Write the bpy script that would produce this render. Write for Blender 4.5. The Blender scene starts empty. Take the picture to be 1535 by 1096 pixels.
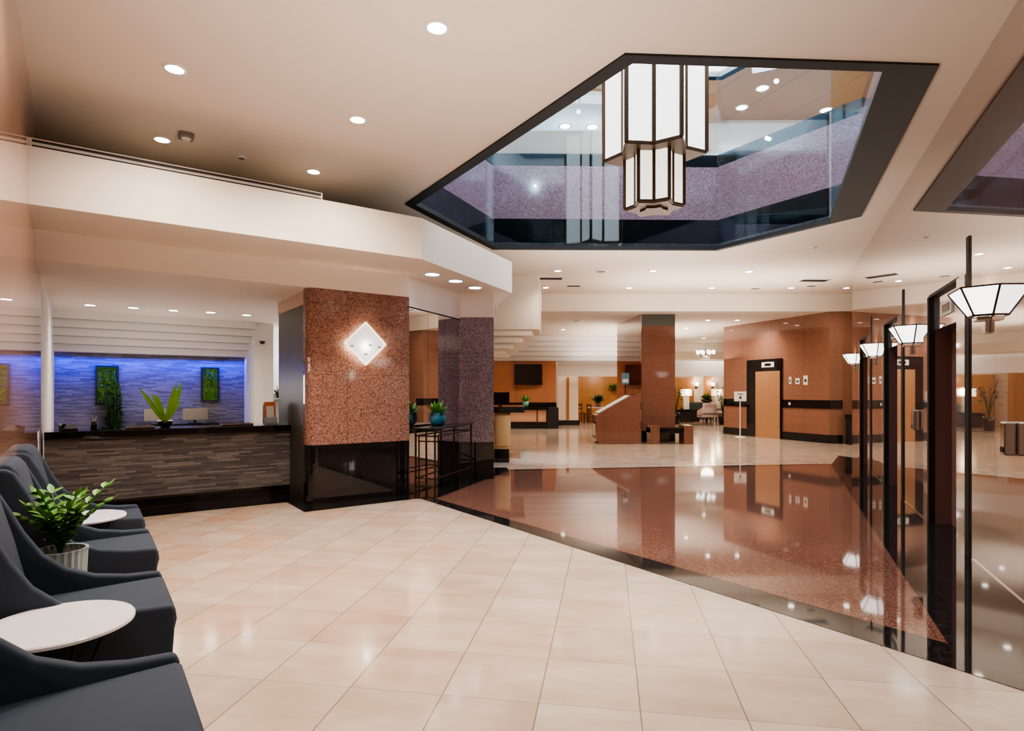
import bpy, bmesh, math, random
from mathutils import Vector, Matrix
random.seed(7)
scene = bpy.context.scene
COL = scene.collection
PI = math.pi
R = math.radians
sin, cos = math.sin, math.cos

# ------------------------------------------------------------------ measured frame of the lobby
F_, H_, CX, CY = 890.0, 1.45, 767.5, 588.0      # focal length, eye height, horizon of the survey photo
HC = 4.2        # main ceiling
HL = 3.72       # lower far ceiling
def at(px, py, z=0.0):
    y = F_ * (z - H_) / (CY - py)
    return ((px - CX) * y / F_, y)
def atY(px, y):
    return ((px - CX) * y / F_, y)
aP = math.atan(.446)
P = Vector((sin(aP), cos(aP)))                  # along the lift wall
NP = Vector((-cos(aP), sin(aP)))                # out of the lift wall
B = Vector((.815, .58)).normalized()            # along the reception front
Q = Vector((-B.y, B.x))                         # into the reception
ROT_P = math.atan2(P.y, P.x)
ROT_B = math.atan2(B.y, B.x)

# ------------------------------------------------------------------ materials
class NT:
    def __init__(s, name):
        s.m = bpy.data.materials.new(name); s.m.use_nodes = True
        s.t = s.m.node_tree; s.t.nodes.clear()
        s.out = s.t.nodes.new('ShaderNodeOutputMaterial')
    def n(s, typ, **kw):
        nd = s.t.nodes.new(typ)
        for k, v in kw.items():
            if k.startswith('_'): setattr(nd, k[1:], v)
            else:
                key = k.replace('__', ' ')
                nd.inputs[key].default_value = v
        return nd
    def l(s, a, b): s.t.links.new(a, b)
    def setin(s, sock, v):
        if hasattr(v, 'links') or isinstance(v, bpy.types.NodeSocket): s.l(v, sock)
        else: sock.default_value = v
    def math(s, op, a, b=None, c=None):
        nd = s.t.nodes.new('ShaderNodeMath'); nd.operation = op
        for i, v in enumerate((a, b, c)):
            if v is not None: s.setin(nd.inputs[i], v)
        return nd.outputs[0]
    def mix(s, fac, a, b):
        nd = s.t.nodes.new('ShaderNodeMix'); nd.data_type = 'RGBA'
        s.setin(nd.inputs[0], fac); s.setin(nd.inputs[6], a); s.setin(nd.inputs[7], b)
        return nd.outputs[2]
    def coords(s):
        tc = s.t.nodes.new('ShaderNodeTexCoord'); return tc.outputs['Object']
    def sep(s, v):
        nd = s.t.nodes.new('ShaderNodeSeparateXYZ'); s.l(v, nd.inputs[0]); return nd.outputs
    def comb(s, x, y, z):
        nd = s.t.nodes.new('ShaderNodeCombineXYZ')
        for i, v in enumerate((x, y, z)): s.setin(nd.inputs[i], v)
        return nd.outputs[0]
    def noise(s, vec, scale, detail=3, rough=.5):
        nd = s.t.nodes.new('ShaderNodeTexNoise'); s.l(vec, nd.inputs['Vector'])
        nd.inputs['Scale'].default_value = scale; nd.inputs['Detail'].default_value = detail
        nd.inputs['Roughness'].default_value = rough
        return nd.outputs[0]
    def ramp(s, fac, stops):
        nd = s.t.nodes.new('ShaderNodeValToRGB'); s.l(fac, nd.inputs[0])
        el = nd.color_ramp.elements
        while len(el) < len(stops): el.new(.5)
        for e, (p, c) in zip(el, stops):
            e.position = p; e.color = c if len(c) == 4 else (*c, 1)
        return nd.outputs[0]
    def bsdf(s, color, rough=.5, metallic=0, ior=1.5, coat=0, **kw):
        b = s.t.nodes.new('ShaderNodeBsdfPrincipled')
        s.setin(b.inputs['Base Color'], color if not (isinstance(color, tuple) and len(color) == 3) else (*color, 1))
        s.setin(b.inputs['Roughness'], rough); s.setin(b.inputs['Metallic'], metallic)
        b.inputs['IOR'].default_value = ior; b.inputs['Coat Weight'].default_value = coat
        b.inputs['Coat Roughness'].default_value = .02
        for k, v in kw.items(): s.setin(b.inputs[k.replace('__', ' ')], v)
        s.l(b.outputs[0], s.out.inputs[0]); return b
def c3(r, g, b):      # sRGB bytes -> linear
    f = lambda v: ((v / 255 + .055) / 1.055) ** 2.4 if v > 10 else v / 255 / 12.92
    return (f(r), f(g), f(b), 1)
def simple(name, col, rough=.5, metallic=0, ior=1.5, coat=0, var=.06, scale=6):
    k = NT(name); co = k.coords()
    n = k.noise(co, scale, 3)
    a = tuple(max(0, min(1, x * (1 - var))) for x in col[:3]) + (1,)
    b = tuple(max(0, min(1, x * (1 + var))) for x in col[:3]) + (1,)
    k.bsdf(k.mix(n, a, b), rough, metallic, ior, coat)
    return k.m
def emis(name, col, strength, base=(.8, .8, .8, 1)):
    k = NT(name); b = k.bsdf(base, .4)
    n = k.noise(k.coords(), 5, 2)
    k.l(k.mix(n, tuple(x * .93 for x in col[:3]) + (1,), col), b.inputs['Emission Color'])
    b.inputs['Emission Strength'].default_value = strength
    return k.m
def frac_line(k, v, w):          # 1 near integer values of v
    fr = k.math('FRACT', v)
    d = k.math('MINIMUM', fr, k.math('SUBTRACT', 1.0, fr))
    return k.math('LESS_THAN', d, w)

def tile_mat():
    k = NT('travertine tiles'); x, y, z = k.sep(k.coords())
    th = R(9.09); T = .465
    u = k.math('SUBTRACT', k.math('MULTIPLY', x, cos(th)), k.math('MULTIPLY', y, sin(th)))
    v = k.math('ADD', k.math('MULTIPLY', x, sin(th)), k.math('MULTIPLY', y, cos(th)))
    u = k.math('DIVIDE', k.math('SUBTRACT', u, .150), T); v = k.math('DIVIDE', k.math('SUBTRACT', v, 2.755), T)
    fu, fv = k.math('FLOOR', u), k.math('FLOOR', v)
    wn = k.n('ShaderNodeTexWhiteNoise', _noise_dimensions='3D'); k.l(k.comb(fu, fv, 0.0), wn.inputs['Vector'])
    rnd = wn.outputs['Value']
    off = wn.outputs['Color']; off_b = k.sep(off)[2]
    vv = k.n('ShaderNodeVectorMath', _operation='MULTIPLY_ADD')
    k.l(off, vv.inputs[0]); vv.inputs[1].default_value = (9, 9, 9); k.l(k.comb(u, v, 0.0), vv.inputs[2])
    st = k.n('ShaderNodeVectorMath', _operation='MULTIPLY'); k.l(vv.outputs[0], st.inputs[0]); st.inputs[1].default_value = (.8, 1.8, 1)
    n1 = k.noise(st.outputs[0], 1.1, 5, .55); n2 = k.noise(st.outputs[0], 3.2, 6, .62)
    left = k.math('MULTIPLY_ADD', x, -.16, .33)       # warmer tone towards the seats
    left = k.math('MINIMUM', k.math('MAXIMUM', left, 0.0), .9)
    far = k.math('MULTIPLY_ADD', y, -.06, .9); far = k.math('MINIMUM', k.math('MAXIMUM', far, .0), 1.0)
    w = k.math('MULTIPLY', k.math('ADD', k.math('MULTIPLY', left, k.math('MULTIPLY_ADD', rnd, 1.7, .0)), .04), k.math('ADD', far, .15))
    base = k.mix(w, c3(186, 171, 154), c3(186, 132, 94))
    base = k.mix(k.math('MULTIPLY', off_b, .62), base, c3(158, 138, 122))
    vein = k.ramp(n2, [(.40, (0, 0, 0)), (.52, (1, 1, 1)), (.66, (.25, .25, .25))])
    base = k.mix(k.math('MULTIPLY', vein, .34), base, c3(178, 146, 122))
    base = k.mix(k.math('MULTIPLY', k.ramp(n1, [(.35, (0, 0, 0)), (.7, (1, 1, 1))]), .24), base, c3(232, 224, 214))
    g = k.math('MAXIMUM', frac_line(k, u, .0065), k.math('MULTIPLY', frac_line(k, v, .0048), .75))
    base = k.mix(k.math('MULTIPLY', g, .8), base, c3(100, 82, 70))
    rr = k.math('MULTIPLY_ADD', n1, .10, .07)
    k.bsdf(base, rr, 0, 1.62)
    return k.m
def granite(name, c1, c2, c4, scale=55, rough=.06, ior=1.6, seams=None, coat=0, amt=1.0):
    """seams: (angle of the face, panel width, panel height, phase along, phase up) drawn as thin joints"""
    k = NT(name); co = k.coords()
    v = k.n('ShaderNodeTexVoronoi', _feature='F1'); k.l(co, v.inputs['Vector']); v.inputs['Scale'].default_value = scale
    cr = k.sep(v.outputs['Color'])[0]
    n = k.noise(co, scale * .9, 4, .7); big = k.noise(co, 1.2, 3)
    mixv = k.math('MULTIPLY_ADD', cr, .55, k.math('MULTIPLY', n, .45))
    m = lambda a, b, t: tuple(a[i] * (1 - t) + b[i] * t for i in range(3)) + (1,)
    col = k.ramp(mixv, [(.22, m(c1, c2, amt)), (.42, c1), (.60, c1), (.80, m(c1, c4, amt))])
    col = k.mix(k.math('MULTIPLY', big, .18), col, c2)
    if seams:
        ang, pw, ph, p0, p1 = seams; x, y, z = k.sep(co)
        u = k.math('ADD', k.math('MULTIPLY', x, cos(ang)), k.math('MULTIPLY', y, sin(ang)))
        u = k.math('DIVIDE', k.math('SUBTRACT', u, p0), pw)
        if ph == 'floor':
            vv = k.math('SUBTRACT', k.math('MULTIPLY', y, cos(ang)), k.math('MULTIPLY', x, sin(ang)))
            vv = k.math('DIVIDE', k.math('SUBTRACT', vv, p1), pw * 1.7)
            wd = .004
        else:
            vv = k.math('DIVIDE', k.math('SUBTRACT', z, p1), ph); wd = .003
        g = k.math('MAXIMUM', frac_line(k, u, wd), frac_line(k, vv, wd))
        col = k.mix(k.math('MULTIPLY', g, .7), col, (.02, .015, .012, 1))
    k.bsdf(col, rough, 0, ior, coat)
    return k.m
def polished(name, col, refl=.5, seam=None, rough=.015, tint=(1, 1, 1, 1)):
    """stone polished to a mirror: diffuse body under a strong clear reflection"""
    k = NT(name); co = k.coords()
    n = k.noise(co, 30, 4, .6)
    c = k.mix(k.math('MULTIPLY', n, .5), col, tuple(x * .6 for x in col[:3]) + (1,))
    if seam:
        ang, pw, ph, p0 = seam; x, y, z = k.sep(co)
        u = k.math('ADD', k.math('MULTIPLY', x, cos(ang)), k.math('MULTIPLY', y, sin(ang)))
        u = k.math('DIVIDE', k.math('SUBTRACT', u, p0), pw); v = k.math('DIVIDE', z, ph)
        g = k.math('MAXIMUM', frac_line(k, u, .003), frac_line(k, v, .003))
        c = k.mix(k.math('MULTIPLY', g, .6), c, (.03, .025, .02, 1))
    d = k.n('ShaderNodeBsdfDiffuse'); k.l(c, d.inputs[0])
    g_ = k.n('ShaderNodeBsdfGlossy'); g_.inputs['Color'].default_value = tint; g_.inputs['Roughness'].default_value = rough
    lw = k.n('ShaderNodeLayerWeight'); lw.inputs[0].default_value = .35
    fac = k.math('MULTIPLY_ADD', lw.outputs['Fresnel'], 1 - refl, refl)
    fac = k.math('MINIMUM', fac, .9)
    mx = k.n('ShaderNodeMixShader'); k.l(fac, mx.inputs[0]); k.l(d.outputs[0], mx.inputs[1]); k.l(g_.outputs[0], mx.inputs[2])
    k.l(mx.outputs[0], k.out.inputs[0]); return k.m
def glass_mat(name, refl=.12, tint=(.86, .95, 1, 1)):
    k = NT(name)
    n = k.noise(k.coords(), 2, 2)
    t = k.n('ShaderNodeBsdfTransparent'); k.l(k.mix(n, tint, tuple(x * .98 for x in tint[:3]) + (1,)), t.inputs[0])
    g = k.n('ShaderNodeBsdfGlossy'); g.inputs['Roughness'].default_value = .01
    lw = k.n('ShaderNodeLayerWeight'); lw.inputs[0].default_value = .4
    fac = k.math('MINIMUM', k.math('MULTIPLY_ADD', lw.outputs['Fresnel'], .17, refl), .6)
    mx = k.n('ShaderNodeMixShader'); k.l(fac, mx.inputs[0]); k.l(t.outputs[0], mx.inputs[1]); k.l(g.outputs[0], mx.inputs[2])
    k.l(mx.outputs[0], k.out.inputs[0]); return k.m
def ledger(name, ang, cols, bump=.5):
    """stacked strips of split stone"""
    k = NT(name); x, y, z = k.sep(k.coords())
    u = k.math('ADD', k.math('MULTIPLY', x, cos(ang)), k.math('MULTIPLY', y, sin(ang)))
    row = k.math('FLOOR', k.math('DIVIDE', z, .024))
    w1 = k.n('ShaderNodeTexWhiteNoise', _noise_dimensions='1D'); k.l(row, w1.inputs['W'])
    cell = k.math('FLOOR', k.math('ADD', k.math('MULTIPLY', u, 4.4), k.math('MULTIPLY', w1.outputs['Value'], 7)))
    w2 = k.n('ShaderNodeTexWhiteNoise', _noise_dimensions='2D'); k.l(k.comb(row, cell, 0.0), w2.inputs['Vector'])
    n = k.noise(k.comb(k.math('MULTIPLY', u, 4), k.math('MULTIPLY', z, 22), 0.0), 3, 4)
    f = k.math('MULTIPLY_ADD', w2.outputs['Value'], .6, k.math('MULTIPLY', n, .4))
    col = k.ramp(f, [(.15, cols[0]), (.5, cols[1]), (.85, cols[2])])
    g = frac_line(k, k.math('DIVIDE', z, .024), .07)
    col = k.mix(k.math('MULTIPLY', g, .7), col, (.01, .009, .009, 1))
    b = k.bsdf(col, .55)
    bp = k.n('ShaderNodeBump', Strength=bump, Distance=.02); k.l(f, bp.inputs['Height']); k.l(bp.outputs[0], b.inputs['Normal'])
    return k.m
def wood(name, ca, cb, plank=.4, ang=0, rough=.3):
    k = NT(name); x, y, z = k.sep(k.coords())
    u = k.math('ADD', k.math('MULTIPLY', x, cos(ang)), k.math('MULTIPLY', y, sin(ang)))
    n = k.noise(k.comb(k.math('MULTIPLY', u, 14), k.math('MULTIPLY', z, 1.2), y), 2, 5)
    w = k.n('ShaderNodeTexWhiteNoise', _noise_dimensions='1D'); k.l(k.math('FLOOR', k.math('DIVIDE', u, plank)), w.inputs['W'])
    c = k.mix(k.math('MULTIPLY_ADD', w.outputs['Value'], .4, k.math('MULTIPLY', n, .6)), ca, cb)
    g = frac_line(k, k.math('DIVIDE', u, plank), .012)
    c = k.mix(k.math('MULTIPLY', g, .6), c, tuple(q * .25 for q in cb[:3]) + (1,))
    k.bsdf(c, rough); return k.m

M = {}
M['tile'] = tile_mat()
M['redfloor'] = granite('polished red granite floor', c3(114, 76, 62), c3(78, 50, 42), c3(148, 112, 98), 120, .045, 1.62, (ROT_P - PI/2, .53, 'floor', .33, .2))
M['blackfloor'] = granite('polished black granite floor', c3(30, 28, 28), c3(12, 12, 12), c3(52, 50, 50), 60, .04, 1.7, (ROT_P - PI/2, .55, 'floor', .3, .2))
M['redstone'] = granite('polished red granite', c3(144, 106, 94), c3(84, 56, 48), c3(178, 140, 126), 80, .05, 1.55, (ROT_B, 1.05, .93, -.35 + .0, -.18))
M['redplain'] = granite('distant red granite', c3(144, 104, 86), c3(114, 80, 64), c3(162, 120, 102), 60, .05, 1.7, (R(-70), 1.25, .62, .2, .1), amt=.5)
M['tvstone'] = granite('orange granite', c3(196, 134, 98), c3(160, 100, 70), c3(206, 150, 116), 60, .07, 1.6, (0, 1.25, .62, .2, .1), amt=.5)
M['colstone'] = granite('red granite column', c3(126, 88, 74), c3(94, 64, 54), c3(148, 108, 94), 60, .06, 1.6, (0, 1.2, .62, .2, .1), amt=.5)
M['purple'] = granite('violet granite', c3(132, 112, 112), c3(84, 64, 66), c3(178, 160, 162), 85, .05, 1.6, (0, 1.1, .95, .1, .2))
M['pinkband'] = granite('pink granite balcony band', c3(166, 116, 118), c3(118, 78, 82), c3(200, 158, 158), 60, .12, 1.5, amt=.8)
M['black'] = granite('polished black granite', c3(22, 21, 22), c3(8, 8, 8), c3(40, 38, 38), 70, .03, 1.6)
M['blackmatte'] = simple('black satin metal', c3(9, 9, 11), .6)
M['ceiling'] = simple('ceiling paint', c3(213, 198, 183), .9, var=.015, scale=.7)
M['cream'] = simple('cream wall paint', c3(234, 222, 208), .75, var=.02, scale=.8)
M['white'] = simple('white wall paint', c3(232, 230, 228), .7, var=.02)
M['stepshade'] = simple('painted step shade', c3(184, 174, 168), .8, var=.02)  # shade under the ceiling steps, painted as a darker colour
M['cover'] = simple('grey bounce-cutting board', c3(136, 128, 118), .9)
M['tan'] = simple('tan soffit paint', c3(214, 192, 172), .8, var=.02)
M['liftstone'] = polished('mirror polished brown stone', c3(124, 96, 84), .50, (ROT_P, 2.7 / cos(aP) / 2, 4.5, .35))
M['leftstone'] = polished('mirror polished pink stone', c3(196, 150, 128), .40, (R(125.4), 1.9, 9, .3))
M['mirror'] = polished('mirror glass', c3(60, 56, 54), .86, None, .003, (.93, .93, .92, 1))
M['chrome'] = simple('brushed chrome', (.62, .60, .58, 1), .12, 1, var=.03)
M['steelstrip'] = polished('polished steel strip', c3(170, 160, 150), .6, None, .04)
M['brass'] = simple('aged brass', c3(82, 56, 34), .4, .3, var=.15, scale=12)
M['iron'] = simple('dark bronze iron', c3(44, 36, 32), .4, .6, var=.1)
M['fabric'] = simple('charcoal upholstery', c3(37, 46, 60), .85, var=.08, scale=40)
M['darkleg'] = simple('dark stained leg', c3(30, 24, 22), .4)
M['marble'] = simple('white marble', c3(226, 222, 224), .12, var=.06, scale=3)
M['darkdoor'] = simple('dark bronze lift door', c3(150, 114, 106), .45)
M['jamb'] = simple('brown lift jamb', c3(112, 82, 78), .5)
M['copper'] = simple('copper lift door', c3(178, 134, 98), .35, .2, var=.04)
M['darkpanel'] = simple('dark olive lacquer panel', c3(74, 72, 64), .42)
M['ledger'] = ledger('stacked dark ledger stone', ROT_B, [c3(60, 56, 57), c3(90, 84, 83), c3(122, 114, 111)])
M['ledger2'] = ledger('stacked grey ledger stone', ROT_B, [c3(82, 78, 84), c3(108, 104, 110), c3(132, 126, 130)])
M['wood'] = wood('honey wood panelling', c3(196, 144, 92), c3(160, 108, 62), .36)
M['woodlight'] = wood('light oak panel', c3(200, 154, 104), c3(180, 132, 84), 1.4)
M['tanpanel'] = simple('tan laminate', c3(196, 152, 124), .5, var=.03)
M['ceilwood'] = wood('brown ceiling panels', c3(168, 116, 66), c3(128, 84, 44), 1.1, .4, .5)
M['leaf'] = simple('green leaf', c3(86, 138, 52), .45, var=.35, scale=9)
M['leafbright'] = simple('bright green blade', c3(138, 200, 52), .4, var=.25, scale=9)
M['leafdark'] = simple('dark green leaf', c3(38, 78, 34), .5, var=.4, scale=14)
M['moss'] = simple('moss and fern', c3(92, 140, 44), .8, var=.6, scale=26)
M['soil'] = simple('potting soil', c3(40, 28, 20), .9, var=.3, scale=40)
M['teal'] = simple('teal glazed ceramic', c3(30, 112, 142), .12, 0, 1.6, .5, .15)
M['mint'] = simple('mint ceramic', c3(120, 190, 170), .25, var=.05)
M['ribbed'] = simple('grey green ceramic', c3(150, 164, 168), .3, var=.06)
M['screen'] = simple('black screen', c3(22, 12, 14), .15)
M['lens'] = emis('downlight lens', (1, .93, .82, 1), 14)
M['lensblue'] = emis('cool downlight lens', (.80, .80, 1, 1), 8)
M['ring'] = simple('white trim ring', c3(232, 228, 222), .4)
M['lantern'] = emis('white lantern glass', (1, .985, .95, 1), 1.5)
M['lantern2'] = emis('warm lantern glass', (1, .94, .80, 1), 1.15)
M['shade'] = emis('frosted sconce glass', (1, .95, .88, 1), 2.6)
M['diamond'] = emis('frosted diamond glass', (1, .98, .94, 1), .55)
M['lampshade'] = emis('glowing fabric shade', (1, .82, .52, 1), 1.3)
M['grille'] = simple('grey grille', c3(120, 112, 104), .6)
M['dark'] = simple('dark slot', c3(28, 24, 22), .6)
M['pinkfab'] = simple('pale pink upholstery', c3(206, 182, 178), .8)
M['greyfab'] = simple('grey green upholstery', c3(72, 78, 80), .8)
M['glass'] = glass_mat('balcony glass', .03)
M['paper'] = simple('white sign board', c3(232, 230, 224), .5, var=.02)
M['ink'] = simple('black print', c3(30, 30, 32), .6)
M['blueink'] = simple('blue print', c3(60, 120, 170), .5)
M['signblue'] = simple('pale blue print', c3(96, 136, 158), .5)
M['photo1'] = simple('orange print', c3(206, 120, 80), .4, var=.5, scale=30)
M['rail'] = simple('pale steel', c3(190, 200, 206), .35, .4)

# ------------------------------------------------------------------ mesh helpers
class MB:
    def __init__(s): s.bm = bmesh.new()
    def prism(s, pts, z0, z1):
        a = [s.bm.verts.new((p[0], p[1], z0)) for p in pts]; b = [s.bm.verts.new((p[0], p[1], z1)) for p in pts]
        s.bm.faces.new(list(reversed(a))); s.bm.faces.new(b)
        for i in range(len(pts)):
            j = (i + 1) % len(pts); s.bm.faces.new((a[i], a[j], b[j], b[i]))
        return s
    def box(s, x0, x1, y0, y1, z0, z1):
        return s.prism([(x0, y0), (x1, y0), (x1, y1), (x0, y1)], z0, z1)
    def poly(s, pts):
        s.bm.faces.new([s.bm.verts.new(p) for p in pts]); return s
    def extr(s, pts, axis, a, b):
        """polygon in the plane normal to axis ('x': pts are (y,z); 'y': (x,z)) pushed from a to b"""
        f = (lambda p, t: (t, p[0], p[1])) if axis == 'x' else (lambda p, t: (p[0], t, p[1]))
        A = [s.bm.verts.new(f(p, a)) for p in pts]; Bv = [s.bm.verts.new(f(p, b)) for p in pts]
        s.bm.faces.new(A); s.bm.faces.new(list(reversed(Bv)))
        for i in range(len(pts)):
            j = (i + 1) % len(pts); s.bm.faces.new((A[j], A[i], Bv[i], Bv[j]))
        return s
    def tube(s, pts, r, seg=8, r2=None):
        pts = [Vector(p) for p in pts]; rings = []
        for i, p in enumerate(pts):
            d = (pts[min(i + 1, len(pts) - 1)] - pts[max(i - 1, 0)]).normalized()
            u = d.orthogonal().normalized() if i == 0 else (u - d * u.dot(d)).normalized()
            w = d.cross(u); rr = r if r2 is None else r + (r2 - r) * i / (len(pts) - 1)
            rings.append([s.bm.verts.new(p + (u * cos(t) + w * sin(t)) * rr) for t in [2 * PI * k / seg for k in range(seg)]])
        for a, b in zip(rings, rings[1:]):
            for k in range(seg): s.bm.faces.new((a[k], a[(k + 1) % seg], b[(k + 1) % seg], b[k]))
        s.bm.faces.new(list(reversed(rings[0]))); s.bm.faces.new(rings[-1]); return s
    def bar(s, a, b, w, d=None):
        """square bar"""
        a, b = Vector(a), Vector(b); d = d or w; t = (b - a).normalized()
        u = t.cross(Vector((0, 0, 1)))
        u = Vector((1, 0, 0)) if u.length < 1e-3 else u.normalized()
        v = t.cross(u).normalized()
        q = []
        for p in (a, b):
            q.append([s.bm.verts.new(p + u * (sx * w / 2) + v * (sy * d / 2)) for sx, sy in ((-1, -1), (1, -1), (1, 1), (-1, 1))])
        for k in range(4): s.bm.faces.new((q[0][k], q[0][(k + 1) % 4], q[1][(k + 1) % 4], q[1][k]))
        s.bm.faces.new(list(reversed(q[0]))); s.bm.faces.new(q[1]); return s
    def lathe(s, prof, seg=32, c=(0, 0, 0), rib=0):
        rings = []
        for r, z in prof:
            rings.append([s.bm.verts.new((c[0] + cos(2 * PI * k / seg) * (r * (1 - (rib if k % 2 else 0))), c[1] + sin(2 * PI * k / seg) * (r * (1 - (rib if k % 2 else 0))), c[2] + z)) for k in range(seg)])
        for a, b in zip(rings, rings[1:]):
            for k in range(seg): s.bm.faces.new((a[k], a[(k + 1) % seg], b[(k + 1) % seg], b[k]))
        s.bm.faces.new(list(reversed(rings[0]))); s.bm.faces.new(rings[-1]); return s
    def leaf(s, p, d, L, w, droop=.3, n=4, up=Vector((0, 0, 1))):
        p = Vector(p); d = Vector(d).normalized(); side = d.cross(up)
        side = Vector((1, 0, 0)) if side.length < 1e-3 else side.normalized()
        prev = None
        for i in range(n + 1):
            t = i / n; ww = w * (sin(PI * min(1, t * .9 + .08)) ** .8) * .5
            q = p + d * (L * t) - Vector((0, 0, 1)) * (droop * L * t * t)
            nrm = side.cross(d)
            l, c, r = s.bm.verts.new(q - side * ww), s.bm.verts.new(q + nrm * (-.18 * ww)), s.bm.verts.new(q + side * ww)
            if prev: s.bm.faces.new((prev[0], prev[1], c, l)); s.bm.faces.new((prev[1], prev[2], r, c))
            prev = (l, c, r)
        return s
    def build(s, name, mat, parent=None, smooth=False, bevel=0, bseg=2, subd=0, kind=None):
        bmesh.ops.recalc_face_normals(s.bm, faces=s.bm.faces)
        me = bpy.data.meshes.new(name); s.bm.to_mesh(me); s.bm.free()
        o = bpy.data.objects.new(name, me); COL.objects.link(o)
        me.materials.append(mat)
        if smooth:
            for f in me.polygons: f.use_smooth = True
        if bevel:
            b = o.modifiers.new('bevel', 'BEVEL'); b.width = bevel; b.segments = bseg; b.limit_method = 'ANGLE'; b.angle_limit = R(35)
        if subd:
            d = o.modifiers.new('sub', 'SUBSURF'); d.levels = d.render_levels = subd
        if parent: o.parent = parent
        if kind: o['kind'] = kind
        return o
def tag(o, label, cat, group=None, kind=None):
    o['label'] = label; o['category'] = cat
    if group: o['group'] = group
    if kind: o['kind'] = kind
    return o
def thing(name, label, cat, loc, rz=0, group=None):
    o = bpy.data.objects.new(name, None); COL.objects.link(o); o.empty_display_size = .1
    o.location = (loc[0], loc[1], loc[2] if len(loc) > 2 else 0); o.rotation_euler = (0, 0, rz)
    return tag(o, label, cat, group)
def S(name, mb, mat, label=None, **kw):
    o = mb.build(name, mat, kind='structure', **kw)
    if label: o['label'] = label
    return o
def dup(root, loc, rz, label, group=None):
    def cp(o, par):
        c = o.copy(); COL.objects.link(c)
        if par: c.parent = par
        for ch in o.children: cp(ch, c)
        return c
    r = cp(root, None); r.location = (loc[0], loc[1], loc[2] if len(loc) > 2 else 0); r.rotation_euler = (0, 0, rz)
    r['label'] = label
    if group: r['group'] = group
    return r
def V2(*a): return Vector(a)
def lamp(typ, loc, power, col=(1, .87, .72), size=.1, rot=(0, 0, 0), spot=None, name='lamp', sy=None):
    l = bpy.data.lights.new(name, typ); l.energy = power; l.color = col
    if typ == 'AREA':
        l.shape = 'RECTANGLE'; l.size = size; l.size_y = sy or size
    else: l.shadow_soft_size = size
    if spot: l.spot_size = R(spot); l.spot_blend = 1.0
    o = bpy.data.objects.new(name, l); COL.objects.link(o); o.location = loc; o.rotation_euler = rot
    return o

# ================================================================== FLOOR
S('floor', MB().box(-13, 17, -4, 33, -.1, 0), M['tile'], 'cream and peach polished stone tile floor')
G = [at(653, 748), at(763, 706), at(1246, 697), at(1421, 966)]
S('floor_granite_inlay', MB().prism([(p[0], p[1]) for p in reversed(G)], 0, .004), M['redfloor'], 'polished red granite floor inlay under the light well')
def line_x(p, d, q, e):
    p, d, q, e = Vector(p), Vector(d), Vector(q), Vector(e)
    den = d.x * e.y - d.y * e.x; t = ((q.x - p.x) * e.y - (q.y - p.y) * e.x) / den
    return p + d * t
o1, o2 = Vector(at(631, 748)), Vector(at(1535, 1036.4)); od = (o2 - o1)
wallP = lambda s, n=0, : Vector((1.69, 0)) + P * s + NP * n
corner_near = line_x(o1, od, Vector((1.69, 0)), P)
ext = corner_near
S('floor_border_near', MB().prism([tuple(o1), tuple(ext), G[3], G[0]], 0, .0036), M['blackfloor'], 'black granite floor border along the near edge of the inlay')
wend = wallP(14.6)
g2o = at(1257, 683)
S('floor_border_lift', MB().prism([G[3], tuple(ext), tuple(wallP(2.5, -.3)), tuple(wallP(14.3, -.3)), tuple(wallP(14.3)), g2o, G[2]], 0, .0038), M['blackfloor'], 'black granite floor strip in front of the lift wall')
S('floor_border_far', MB().prism([G[1], G[2], (G[2][0] + .05, G[2][1] + .17), (G[1][0], G[1][1] + .17)], 0, .0034), M['blackfloor'], 'thin black granite line at the far edge of the inlay')
R1 = Vector((-1.46, 8.43)); FL = Vector((-2.51, 7.68)); PB = Vector((-2.73, 7.84))
MEND = Vector((-.87, 9.9))
S('floor_border_left', MB().prism([tuple(at(430, 753)), tuple(at(456, 768)), tuple(at(623, 748)), tuple(o1), G[0], G[1], (-.1, 11.4), (-.9, 11.4), tuple(R1 + Q * .5), tuple(PB + Q * .8)], 0, .0032), M['blackfloor'], 'black granite floor around the pillar and mirror wall')
cl = Vector((-3.19, 8.4))
bl0, bl1 = Vector(at(208, 776)), Vector(at(430, 753))
bl_d = bl1 - bl0
S('floor_border_reception', MB().prism([tuple(bl0 - bl_d * 1.2), tuple(bl1), tuple(PB + Q * .75), tuple(cl - B * 5)], 0, .003), M['blackfloor'], 'black granite floor strip in front of the reception desk')

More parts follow.
